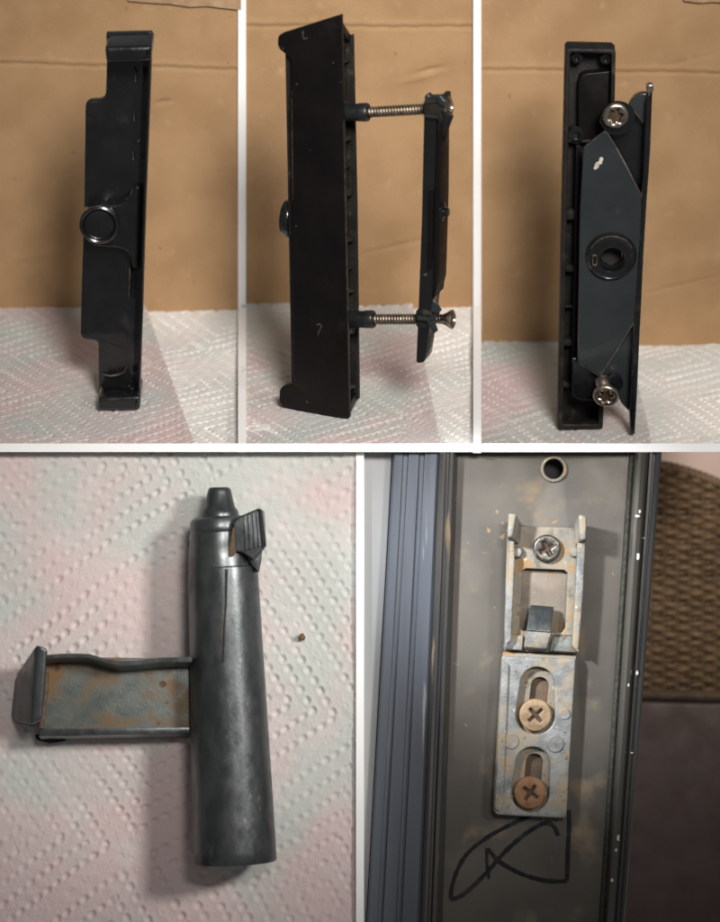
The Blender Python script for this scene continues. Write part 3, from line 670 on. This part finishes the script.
link('paint_chip', plate(f3, [(594.5, 166), (596, 162.5), (599, 161.5), (599.5, 158), (602, 157), (604, 159), (602, 162), (602.5, 164), (599.5, 165), (598.5, 168), (595.5, 170), (593.5, 169)], 14.6, 15.6, r=1, bevel=0.3), MAT['chip'], mp3)
for (x, y, r) in ((611, 189, 1.1), (610, 201, 1.3), (609.5, 209, 0.9), (634, 278, 1.0), (600, 335, 0.8)):
    link('paint_chip', lathe([(r, -0.5), (r * 0.7, 0.2), (0, 0.25)], f3.p3(x, y, 15), f3.p3(x, y, 15) + ax, 7, 0.3), MAT['dark'], mp3)
# star-drive screws
def star(cx, cy, r0, r1, n=6, ph=0.2):
    return [(cx + (r0 + (r1 - r0) * (0.5 + 0.5 * math.cos(n * t))) * math.cos(t + ph), cy + (r0 + (r1 - r0) * (0.5 + 0.5 * math.cos(n * t))) * math.sin(t + ph)) for t in np.linspace(0, 2 * math.pi, 60, endpoint=False)]
def star_screw(fr, x, y, r, h, parent, tilt=None):
    s = fr.scale(x, y, h); c = fr.p3(x, y, h)
    org = [(r * s * math.cos(t), r * s * math.sin(t)) for t in np.linspace(0, 2 * math.pi, 48, endpoint=False)]
    sh = star(0, 0, 4.6 * s, 7.6 * s)
    head = plate2(org, [sh], -5, 1.5, 3.0, 4)
    M_ = Matrix.Translation(c)
    if tilt: M_ = M_ @ Matrix.Rotation(tilt[0], 4, 'X') @ Matrix.Rotation(tilt[1], 4, 'Y')
    head.transform(M_)
    sc_ = link('star_screw', head, MAT['steel'], parent)
    bot = lathe([(8.5 * s, 0), (8.5 * s, 1), (0, 1.4)], (0, 0, -4.5), (0, 0, 0), 24); bot.transform(M_)
    link('drive_recess', bot, MAT['recess'], sc_)
    shank = lathe([(5.5, -22), (5.5, -5), (9, -5), (10.5, -3.5)], (0, 0, 0), (0, 0, 1), 24); shank.transform(M_)
    link('shank', shank, MAT['thread'], sc_)
    return sc_
star_screw(f3, 616, 116, 13.2, 22, h3)
star_screw(f3, 605.8, 396.5, 13.2, 26, h3, tilt=(math.radians(14), math.radians(-8)))
link('washer', ring_mesh(f3.p3(617.5, 118, 12), [(9, -2), (15.2, -2), (15.8, 0), (15.2, 1.6), (9, 1.6)]), MAT['black'], h3)
a, b = f3.p3(602, 378, 12), f3.p3(605.5, 394, 24)
link('screw_collar', lathe([(6, 0), (7.2, 2), (7.2, 8), (6.4, 14)], a, b, 24), MAT['steel'], h3)
link('black_stud', lathe([(8, -2), (8.4, 6), (7, 8), (0, 8)], f3.p3(613.5, 381, 8), f3.p3(613.5, 381, 8) + ax, 24), MAT['black'], h3)

# ------------------------------------------------------------------ grey bolt lying on the towel
f4 = low_fr
b4 = root('sliding_bolt', f4, 'grey metal bolt with tapered tip and rusty side arm lying on the towel', 'bolt', origin=tuple(f4.p3(234, 862, 0)))
R0, R1 = 35.0, 41.0
def m4(h): return f4.scale(230, 700, h)
def axis4(y, r):     # centre of the barrel at picture row y, resting on the towel
    t = (y - 488) / (862 - 488)
    return f4.p3(219.8 + (235 - 219.8) * t, y, r)
ctop, cbot = axis4(566, 34), axis4(862, 40)
Lb = (cbot - ctop).length; k4 = m4(38)
prof = []
for i in range(25):
    t = i / 24; prof.append(((34.8 + (42.0 - 34.8) * t) * k4, t * Lb))
prof = [(20, 0), (32.5 * k4, 0), (34.2 * k4, 1.2)] + prof[1:-1] + [(41.8 * k4, Lb - 1.5), (40.8 * k4, Lb), (34 * k4, Lb), (33 * k4, Lb - 3), (0, Lb - 4)]
barrel = link('barrel', lathe(prof, ctop, cbot, 96, 0.0012), MAT['gun'], b4)
# neck, collar and tapered tip
n0, n1 = axis4(518, 32), axis4(567, 34)
n0.x -= 2.5 * k4; n1.x -= 1.5
Ln = (n1 - n0).length
neck = link('neck', lathe([(14, -1), (24 * k4, -1), (27.6 * k4, 1.2), (29.0 * k4, 4.5), (29.4 * k4, 8), (29.5 * k4, 11), (28.9 * k4, 12), (30 * k4, 13), (30.6 * k4, Ln * 0.55), (31.6 * k4, Ln * 0.6), (32.6 * k4, Ln - 6), (33.0 * k4, Ln + 3)], n0, n1, 80, 0.001), MAT['gun'], b4)
t0 = f4.p3(219.3, 487.5, 31); t1 = f4.p3(219.6, 519, 32); Lt = (t1 - t0).length
link('tip', lathe([(0, 0), (9.5 * k4, 0), (11.3 * k4, 1.6), (12 * k4, 4), (15.5 * k4, Lt * 0.62), (18.3 * k4, Lt * 0.72), (19.3 * k4, Lt * 0.85), (20 * k4, Lt + 4)], t0, t1, 56), MAT['gun'], b4)
# slit along the barrel with a rusty lip
def on_barrel(x, y, lift=0.2):
    """point on the barrel's upper side under a picture point"""
    c = axis4(y, 34 + 6 * (y - 566) / 296); t = max(0, min(1, (y - 566) / 296))
    r = (34.8 + 7.2 * t) * k4
    p = f4.p2(x, y, c.z + r * 0.9); dx = p.x - c.x
    dx = max(-r * .98, min(r * .98, dx))
    return Vector((p.x, c.y, c.z + math.sqrt(r * r - dx * dx) + lift))
sl = [on_barrel(x, y, -0.1) for x, y in ((226.5, 568), (226.3, 580), (226, 600), (225.4, 612), (224.3, 626), (223.6, 645), (223.2, 660))]
link('slit', tube(sl, 1.1, 6, [1.3, 1.2, 1.1, 0.9, 1.1, 0.9, 0.9]), MAT['dark'], barrel)
link('slit_lip', tube([p + Vector((-1.9, 0, 0.1)) for p in sl[3:6]], 0.45, 6), MAT['rust'], barrel)
ring = [axis4(664, 36) + Vector((math.cos(a) * 37.3 * k4, 0, math.sin(a) * 37.3 * k4)) for a in np.linspace(0.5, 2.9, 30)]
# ribbed thumb tab on the right
tb = link('tab', plate(f4, [(233, 523), (238, 517), (258, 508.5), (261, 509), (266, 546), (264, 549), (253, 560.5), (243, 553), (234, 551)], 48, 62, r=[1, 2, 1.5, 1.5, 1.5, 1.5, 2, 2, 1], bevel=1.8, bres=3), MAT['gun'], b4)
for i in range(4):
    xa = 245 + i * 4.2
    link('ridge', hexa([f4.p3(x, y, h) for x, y, h in ((xa, 552 - i * 1.3, 60), (xa + 2.0, 552 - i * 1.3, 60), (xa + 0.6, 515 - i * 1.4, 60), (xa - 1.4, 515 - i * 1.4, 60))] +
         [f4.p3(x, y, h) for x, y, h in ((xa + 0.3, 551 - i * 1.3, 64), (xa + 1.7, 551 - i * 1.3, 64), (xa + 0.3, 516 - i * 1.4, 64), (xa - 1.1, 516 - i * 1.4, 64))], 0.5), MAT['gun'], tb)
link('tab_side', hexa([f4.p3(x, y, h) for x, y, h in ((259, 508.5, 46), (264.5, 511, 46), (266.5, 547, 46), (262, 549, 46), (257.5, 508, 64), (262, 509.5, 66), (266.5, 546, 66), (261.5, 548, 64))], 1.2), MAT['gun'], tb)
link('tab_foot', plate(f4, [(243, 552), (254, 558), (262, 548), (261, 560), (258.5, 573), (252, 566)], 34, 52, r=1.2, bevel=1.2), MAT['gun'], tb)
link('rust_patch', plate(f4, [(232, 528), (237, 524), (237.5, 545), (235, 556), (228, 558), (229, 548)], 59.2, 61.8, r=3, bevel=0.8), MAT['rust'], tb)
# side arm: channel with a wavy upper flange and an end lip
arm = link('arm', plate(f4, [(44, 657), (190, 659), (191, 731), (120, 733), (40, 735), (38, 727)], 26, 32, r=[1, 1, 1, 0, 2, 2], bevel=1.4, bres=3), MAT['gun_rust'], b4)
wav = [(46, 655), (62, 653.5), (78, 653.5), (90, 654), (104, 658.5), (120, 661), (140, 660), (160, 657.5), (176, 657), (192, 657)]
bm = bmesh.new(); top, bot, topb, botb = [], [], [], []
for x, y in wav:
    th = 5.0 if x > 110 else 4.0
    top.append(bm.verts.new(f4.p3(x, y, 60))); bot.append(bm.verts.new(f4.p3(x, y + th, 60)))
    topb.append(bm.verts.new(f4.p3(x, y + 3, 28))); botb.append(bm.verts.new(f4.p3(x, y + 3 + th + 4, 28)))
for i in range(len(wav) - 1):
    bm.faces.new((top[i], top[i + 1], bot[i + 1], bot[i])); bm.faces.new((topb[i], topb[i + 1], top[i + 1], top[i]))
    bm.faces.new((bot[i], bot[i + 1], botb[i + 1], botb[i])); bm.faces.new((botb[i], botb[i + 1], topb[i + 1], topb[i]))
bm.faces.new((top[0], bot[0], botb[0], topb[0])); bm.faces.new((top[-1], topb[-1], botb[-1], bot[-1]))
bmesh.ops.recalc_face_normals(bm, faces=bm.faces[:])
bmesh.ops.bevel(bm, geom=bm.edges[:], offset=0.5, segments=2, affect='EDGES', clamp_overlap=True)
link('flange', bm_mesh(bm), MAT['gun'], arm)
link('lower_edge', hexa([f4.p3(x, y, h) for x, y, h in ((40, 732, 4), (190, 730, 4), (190, 738, 4), (42, 741, 4), (40, 729, 33), (190.5, 727.5, 33), (190.5, 733.5, 33), (38.5, 736.5, 33))], 1.0), MAT['gun'], arm)
lip4 = link('end_lip', hexa([f4.p3(x, y, h) for x, y, h in ((12, 720, 6), (34, 728, 6), (41, 664, 6), (18, 670, 6), (31, 725.5, 62), (43, 719, 62), (48, 648, 62), (36, 643.5, 62))], 4.0, 5), MAT['gun'], arm)
link('lip_side', hexa([f4.p3(x, y, h) for x, y, h in ((11, 716, 2), (16, 724, 2), (20, 672, 2), (15, 680, 2), (33, 723, 58), (37, 724, 58), (40, 648, 58), (36, 648, 58))], 1.5, 2), MAT['gun'], arm)
link('weld_bead', tube([f4.p3(46, 672, 33), f4.p3(45.5, 690, 33), f4.p3(43, 708, 33), f4.p3(41, 728, 33)], 2.6, 8), MAT['rust'], arm)
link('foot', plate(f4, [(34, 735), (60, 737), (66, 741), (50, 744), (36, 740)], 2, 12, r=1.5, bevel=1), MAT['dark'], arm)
link('pit', lathe([(3.2, -0.6), (3.0, 0.2), (2.2, 0.35), (1.5, 0.1), (0, 0)], f4.p3(163, 684, 32), f4.p3(163, 684, 32) + ax, 14, 0.15), MAT['rust'], arm)
cr = f4.p3(302, 637, 2.0)
o = link('crumb', lathe([(0, -1.5), (2.6, -0.8), (3.2, 0.3), (2.0, 1.4), (0, 2)], cr, cr + Vector((0.6, 0.2, 1)), 9, 0.2), MAT['rust'], None, f4, origin=tuple(cr))
for v in o.data.vertices: v.co -= Vector((0, 0, 0))
finish(o, 'tiny orange crumb on the towel right of the grey bolt', 'crumb')

# ------------------------------------------------------------------ window frame with the strike plates
f5 = low_fr
fr5 = root('window_frame', f5, 'bronze grey metal window frame with ridged rails carrying the strike plates', 'window frame', origin=tuple(f5.p3(520, 940, 0)))
YT, YB = 452.3, 940.0
def xat(xt, xb, y): return xt + (xb - xt) * (y - 452) / (922 - 452)
def rail(name, prof, mat, back=-24):
    """prof: (x at row 452, x at row 922, height) lofted along the frame, closed at the back"""
    pr = list(prof) + [(prof[-1][0], prof[-1][1], back), (prof[0][0], prof[0][1], back)]
    bm = bmesh.new(); rows = []
    for s in range(25):
        y = YT + (YB - YT) * s / 24
        rows.append([bm.verts.new(f5.p3(xat(a, b, y), y, h)) for a, b, h in pr])
    n = len(pr)
    for A, B in zip(rows, rows[1:]):
        for i in range(n): bm.faces.new((A[i], A[(i + 1) % n], B[(i + 1) % n], B[i]))
    bm.faces.new(rows[0]); bm.faces.new(rows[-1][::-1])
    return link(name, bm_mesh(bm), mat, fr5, smooth=28)
rail('jamb_strip', [(352, 350, -6), (392, 366, -6), (393, 367, -9)], MAT['jamb'])
rail('outer_rail', [(393.2, 367.2, 2), (395, 369, 5), (403, 377, 5.5), (404, 378, 3), (408, 382, 3), (409, 383, 6.5), (419, 395, 7), (420.5, 397, 4), (424, 401, 4), (425, 402, 8), (437, 416, 9.5), (439, 419, 8)], MAT['frame_rail'])
rail('inner_rail', [(439.2, 419.2, 8), (440, 421, 13), (443, 424, 15), (446, 427, 14), (447, 428.5, 11), (449, 430.5, 11), (450.5, 432.5, 14), (453.5, 436, 13), (456, 439.5, 8), (458, 442.5, 0)], MAT['frame_dark'])
ch = [(457.5, YT), (629, YT)]
cpts = [(xat(458, 442.4, YT), YT), (xat(629, 598.5, YT), YT), (xat(629, 598.5, YB), YB), (xat(458, 442.4, YB), YB)]
chn = link('channel_face', plate(f5, cpts, -5, 0, bevel=0.1, holes=[circ(553.8, 469, 10.2, 40)]), MAT['frame'], fr5)
rail('channel_back', [(458.2, 442.6, -20), (628.8, 598.3, -20)], MAT['dark'], -24)
rail('seal', [(629.2, 598.7, 1), (630.5, 600, 4.5), (633, 602.5, 5.5), (635, 604.5, 4)], MAT['seal'])
rail('lip', [(635.2, 604.7, 5), (636, 605.6, 12), (638.5, 607.6, 16), (642, 610.3, 17.5), (646, 613.4, 16), (648.8, 615.4, 12), (649.3, 615.8, 8)], MAT['lip'])
rail('outer_groove', [(649.5, 616, 8), (650.3, 616.7, 11), (653, 618.6, 11), (653.8, 619.2, 7), (655.5, 620.2, 7), (656.3, 620.8, 10), (660, 623.4, 9), (661.8, 624.8, 3)], MAT['frame_dark'], -60)
# hole with collar
hc = f5.p3(553.8, 469, 0); s5 = f5.scale(553.8, 469, 0)
link('hole_collar', ring_mesh(hc, [(10.0 * s5, -4.8), (10.0 * s5, 1.6), (11.0 * s5, 3.0), (12.6 * s5, 2.6), (13.6 * s5, 0.6), (13.6 * s5, -0.5)], 48), MAT['zinc_dirty'], fr5)
# chips of paint off the lip
for (x, y, a, b) in ((637.5, 516, 3.2, 2.0), (640, 512, 1.5, 3.0), (637.8, 556, 2.6, 5.0), (644, 538, 1.2, 0.9), (637, 673, 1.6, 3.0), (628.5, 685, 1.4, 2.0), (632, 753, 1.3, 0.8),
                      (618, 838, 2.0, 4.5), (616, 850, 1.4, 3.0), (612, 880, 1.6, 2.4),):
    t = (y - 452) / 470; xl = 635.2 + (604.7 - 635.2) * t; u = (x - xl) / (14.1 - 3 * t)
    h = 17.2 - 22 * (u - 0.45) ** 2 if 0 < u < 1 else 11.2
    P = [f5.p2(x + a * math.cos(k) * random.uniform(0.6, 1.2), y + 0.85 * b * math.sin(k) * random.uniform(0.4, 1.2), h) for k in np.linspace(0, 2 * math.pi, 9, endpoint=False)]
    link('paint_chip', plate2(P, [], h - 2.0, h + 0.9, 0.3, 1), MAT['chip_white'], fr5)
# marker scribble
def smooth_pts(pts, n=8):
    out = []
    for i in range(len(pts) - 1):
        p0, p1, p2, p3 = [Vector(pts[max(0, min(len(pts) - 1, j))]) for j in (i - 1, i, i + 1, i + 2)]
        for k in range(n):
            t = k / n
            out.append(0.5 * ((2 * p1) + (p2 - p0) * t + (2 * p0 - 5 * p1 + 4 * p2 - p3) * t * t + (3 * p1 - p0 - 3 * p2 + p3) * t ** 3))
    out.append(Vector(pts[-1])); return out
for pts, wd, lv, mt in (
    ([(569, 810), (569, 830), (568, 850), (567, 881)], 4.2, 0.30, 'ink'),
    ([(567, 881), (547, 881), (522, 874), (500, 862), (488, 849)], 4.2, 0.45, 'ink'),
    ([(487, 848), (487, 862), (489, 879)], 3.0, 0.60, 'ink'),
    ([(558, 833), (554, 852), (549, 868), (544, 884)], 3.0, 0.36, 'ink_pale'),
    ([(531, 815), (508, 826), (488, 837), (468, 853), (457, 871), (451.5, 890), (453, 899), (468, 891), (489, 870), (503, 854), (518, 840), (533, 829), (546, 823), (554, 827), (558.5, 836)], 4.0, 0.52, 'ink')):
    stroke(f5, [tuple(p) for p in smooth_pts(pts)], 0, wd * 0.98, MAT[mt], fr5, 'ink_stroke', th=lv * 0.6)

# ---- Phillips screws
def cross(r, w, ph):
    pts = []
    for k in range(4):
        a = ph + k * math.pi / 2; u = Vector((math.cos(a), math.sin(a))); v = Vector((-u.y, u.x))
        pts += [u * w * 0.95 - v * w, u * r - v * w * 0.75, u * r + v * w * 0.75]
    return [(p.x, p.y) for p in pts]
def phillips(x, y, r, h, ph, mat, parent, dome=1.5):
    s = f5.scale(x, y, h); c = f5.p3(x, y, h)
    o_ = [(r * s * math.cos(t), r * s * math.sin(t)) for t in np.linspace(0, 2 * math.pi, 48, endpoint=False)]
    me = plate2(o_, [cross(r * s * 0.54, r * s * 0.115, ph)], -4, 2.0, dome, 3); me.transform(Matrix.Translation(c))
    q_ = link('cross_screw', me, mat, parent)
    b_ = lathe([(r * s * 0.66, -1.5), (r * s * 0.66, -0.6), (0, -2.2)], c, c + ax, 20)
    link('drive_recess', b_, MAT['recess'], q_)
    return q_

# ---- upper bracket with two prongs, square window and bent tab
k1 = root('strike_plate', f5, 'upper strike plate with two prongs, square window and a bent tab', 'strike plate', origin=tuple(f5.p3(541, 652, 0)))
winpx = [(522.5, 571), (526, 568.5), (564, 570), (568, 573), (565.5, 628), (562, 632.5), (523, 631), (519.5, 627)]
scr = circ(547, 549, 9, 32)
base = link('base_plate', plate(f5, [(510, 528), (523, 526), (532, 526.5), (568, 527.5), (584, 528), (578.5, 654), (504, 650.5)], 1, 10, r=[2, 3, 3, 3, 2, 2, 2], bevel=1.3, bres=3, holes=[winpx]), MAT['zinc_dirty'], k1)
link('window_floor', plate(f5, [(519, 567), (569, 569), (566, 634), (518, 633)], 0.3, 1.8, bevel=0.3), MAT['rusty_floor'], k1)
link('side_wall', plate(f5, [(508, 528), (514.5, 540), (515, 560), (511.5, 640), (504.5, 649), (505, 620)], 8, 21, r=1.5, bevel=1.6, bres=3), MAT['zinc'], k1)
link('side_wall', plate(f5, [(586, 528), (586, 541), (583, 600), (578.5, 653), (572.5, 646), (577, 560), (578, 538)], 8, 21, r=1.5, bevel=1.6, bres=3), MAT['zinc'], k1)
link('prong', hexa([f5.p3(x, y, h) for x, y, h in ((508, 545, 3), (522, 547, 3), (523, 525, 3), (510, 520, 3), (507.5, 537, 34), (512, 537, 34), (516.5, 514, 34), (508.5, 513, 34))], 1.8, 3), MAT['zinc'], k1)
link('prong', hexa([f5.p3(x, y, h) for x, y, h in ((573, 547, 3), (586, 545, 3), (585, 524, 3), (573, 527, 3), (581, 540, 34), (586, 540, 34), (586.8, 516, 34), (579, 514, 34))], 1.8, 3), MAT['zinc'], k1)
link('lump', lathe([(6, 0), (5.5, 4), (3.5, 7), (0, 7.6)], f5.p3(517, 552, 9), f5.p3(517, 552, 9) + ax, 18, 0.08), MAT['zinc'], k1)
link('lump', lathe([(6, 0), (5.0, 3), (3.5, 5), (0, 5.6)], f5.p3(575, 552, 9), f5.p3(575, 552, 9) + ax, 18, 0.08), MAT['zinc_dirty'], k1)
phillips(547, 548.5, 14, 13.5, 0.5, MAT['dark_screw'], k1, 2.5)
link('tab', hexa([f5.p3(x, y, h) for x, y, h in ((524, 650, 8), (548, 651, 8), (552.5, 632, 8), (526, 630, 8), (524, 647, 22), (547, 649, 22), (551.5, 633, 24), (526, 631, 24))], 1.6, 3), MAT['zinc'], k1)
link('bent_tab', hexa([f5.p3(x, y, h) for x, y, h in ((526.5, 631, 17), (550, 633, 17), (554, 608, 6), (530.5, 606, 6), (526.5, 630, 24), (550.5, 632, 24), (554, 606.5, 12), (530.5, 604.5, 12))], 1.2, 2), MAT['gun'], k1)
link('shoulder', hexa([f5.p3(x, y, h) for x, y, h in ((505, 650, 8), (523, 651, 8), (524, 634, 8), (507, 633, 8), (505, 649, 15), (522, 650, 15), (523, 636, 13), (507.5, 635, 13))], 1.2, 2), MAT['zinc'], k1)
link('shoulder', hexa([f5.p3(x, y, h) for x, y, h in ((549, 652, 8), (577, 653, 8), (578, 634, 8), (553, 634, 8), (549, 651, 15), (576.5, 652.5, 15), (577.5, 636, 13), (553, 636, 13))], 1.2, 2), MAT['gun_rust'], k1)

# ---- lower plate with two slots
k2 = root('strike_plate', f5, 'lower strike plate with two slots and two tan rusty screws', 'strike plate', origin=tuple(f5.p3(530, 818, 0)))
def pill(x0, y0, r0, x1, y1, r1, n=14):
    a0 = math.atan2(y1 - y0, x1 - x0)
    return [(x1 + r1 * math.cos(a0 - math.pi / 2 + math.pi * i / n), y1 + r1 * math.sin(a0 - math.pi / 2 + math.pi * i / n)) for i in range(n + 1)] + \
           [(x0 + r0 * math.cos(a0 + math.pi / 2 + math.pi * i / n), y0 + r0 * math.sin(a0 + math.pi / 2 + math.pi * i / n)) for i in range(n + 1)]
out5 = [(502, 656), (576, 659), (566.5, 818.5), (497, 815), (493, 810)]
P1_, P2_ = pill(537.5, 684, 17, 535.5, 715, 19.5), pill(533, 764, 17, 530.3, 793, 19)
link('slotted_plate', plate(f5, out5, 5, 14, r=[2, 2, 3, 2, 4], bevel=1.5, bres=3, holes=[P1_, P2_]), MAT['zinc'], k2)
link('rust_stain', plate(f5, [(512, 668), (568, 670), (560, 812), (506, 808)], -0.4, 0.45, r=4, bevel=0.1), MAT['rust_stain'], k2)
I1, I2 = pill(540, 686, 9, 537, 712, 9), pill(534.5, 762, 8.5, 532, 790, 8.5)
link('slot_floor', plate(f5, [(502, 657), (575, 660), (566, 817), (494, 811)], 0.6, 6.5, bevel=0.4, holes=[I1, I2]), MAT['zinc_dirty'], k2)
link('edge_bevel', plate(f5, [(502.5, 661), (509.5, 664), (503.5, 806), (500, 813), (494, 809)], 13, 16, r=[2, 3, 3, 3, 3], bevel=1.4, bres=3), MAT['zinc'], k2)
link('joint_bar', hexa([f5.p3(x, y, h) for x, y, h in ((501.5, 661, 4), (575.5, 664.5, 4), (577, 655, 4), (503, 651, 4), (502, 659, 12), (575.5, 662, 12), (576.5, 656.5, 12), (503, 653, 12))], 1.2, 2), MAT['zinc_dirty'], k2)
phillips(535.5, 715, 16.3, 12, 0.72, MAT['tan_screw'], k2)
phillips(530.3, 792.5, 16.3, 12, 0.95, MAT['rust_screw'], k2)
for (x, y, r) in ((511.3, 741.5, 7.2), (565, 714, 5), (555.5, 744, 8)):
    c = f5.p3(x, y, 13.6)
    link('rivet', lathe([(r, -1), (r, 0.5), (r * 0.85, 1.6), (r * 0.6, 1.3), (0, 1.1)], c, c + ax, 26, 0.02), MAT['zinc'], k2)

# ------------------------------------------------------------------ beyond the frame: woven chair back, brown panel, wall
HB = -430.0
f6 = Frame(low_fr.O + low_fr.n * HB, RIGHT, UP)
wk = root('wicker_chair_back', f6, 'brown woven wicker chair back beyond the right edge of the window frame', 'wicker', origin=tuple(f6.p3(690, 695, 0)))
def top_edge(x): return 462 + max(0, x - 655) ** 1.55 * 0.029
bm_all = []
row = 0; y = 690.0
xs = np.arange(636, 752, 3.0)
while y > 455:
    pts, rad = [], []
    ph = math.pi * (row % 2)
    yj = random.uniform(-0.7, 0.7); rr = random.uniform(2.0, 3.0)
    for x in xs:
        yy = y + yj + 0.7 * math.sin(x * 0.21 + row)
        if yy < top_edge(x) + 5: continue
        h = 4.2 * math.sin(math.pi * x / 13.0 + ph) + 6 * math.sin((x - 640) / 60)
        pts.append(f6.p3(x, yy, h)); rad.append(rr * 1.12)
    if len(pts) > 2: bm_all.append(tube(pts, 2.6, 6, rad))
    y -= 5.1; row += 1
finish(link('weave', join(*bm_all), MAT['wicker'], wk, smooth=60), kind='stuff')
st = []
for x in np.arange(638, 752, 13.0):
    st.append(tube([f6.p3(x, yv, 6 * math.sin((x - 640) / 60)) for yv in np.linspace(692, top_edge(x) + 3, 12)], 3.0, 6))
finish(link('stakes', join(*st), MAT['wicker_dark'], wk, smooth=60), kind='stuff')
rp = []
for s in range(2):
    rp.append(tube([f6.p3(x, top_edge(x) + 3 + 2.2 * math.sin(x * 0.55 + s * math.pi), 6 * math.sin((x - 640) / 60) + 3 + 2.2 * math.cos(x * 0.55 + s * math.pi)) for x in np.arange(636, 752, 1.5)], 3.4, 7))
link('rim', join(*rp), MAT['wicker'], wk, smooth=60)
link('lower_rim', tube([f6.p3(x, 694.5 + 0.02 * (x - 660), 5 + 6 * math.sin((x - 640) / 60)) for x in np.arange(636, 752, 4)], 5.2, 10), MAT['wicker_dark'], wk, smooth=60)
link('backing', plate(f6, [(634, 470), (660, 470), (690, 476), (720, 492), (752, 512), (752, 694), (634, 692)], -14, -8, bevel=1), MAT['wicker_dark'], wk)
bp_ = hexa([f6.p3(x, y, h) for x, y, h in ((590, 960, -30), (760, 960, -30), (760, 700, -30), (590, 698, -30), (590, 960, 2), (760, 960, 2), (760, 702, 2), (590, 700, 2))], 6, 4)
finish(link('brown_panel', bp_, MAT['brown'], None, f6, smooth=30), 'plain dark brown panel below the wicker weave beyond the frame', 'panel')
f7 = Frame(low_fr.O + low_fr.n * (HB - 160), RIGHT, UP)
structure('wall', hexa([f7.p3(x, y, h) for x, y, h in ((560, 960, -10), (800, 960, -10), (800, 380, -10), (560, 380, -10), (560, 960, 0), (800, 960, 0), (800, 380, 0), (560, 380, 0))], 0), MAT['pink_wall'], f7)

for o in bpy.data.objects:
    if '_org' in o: del o['_org']
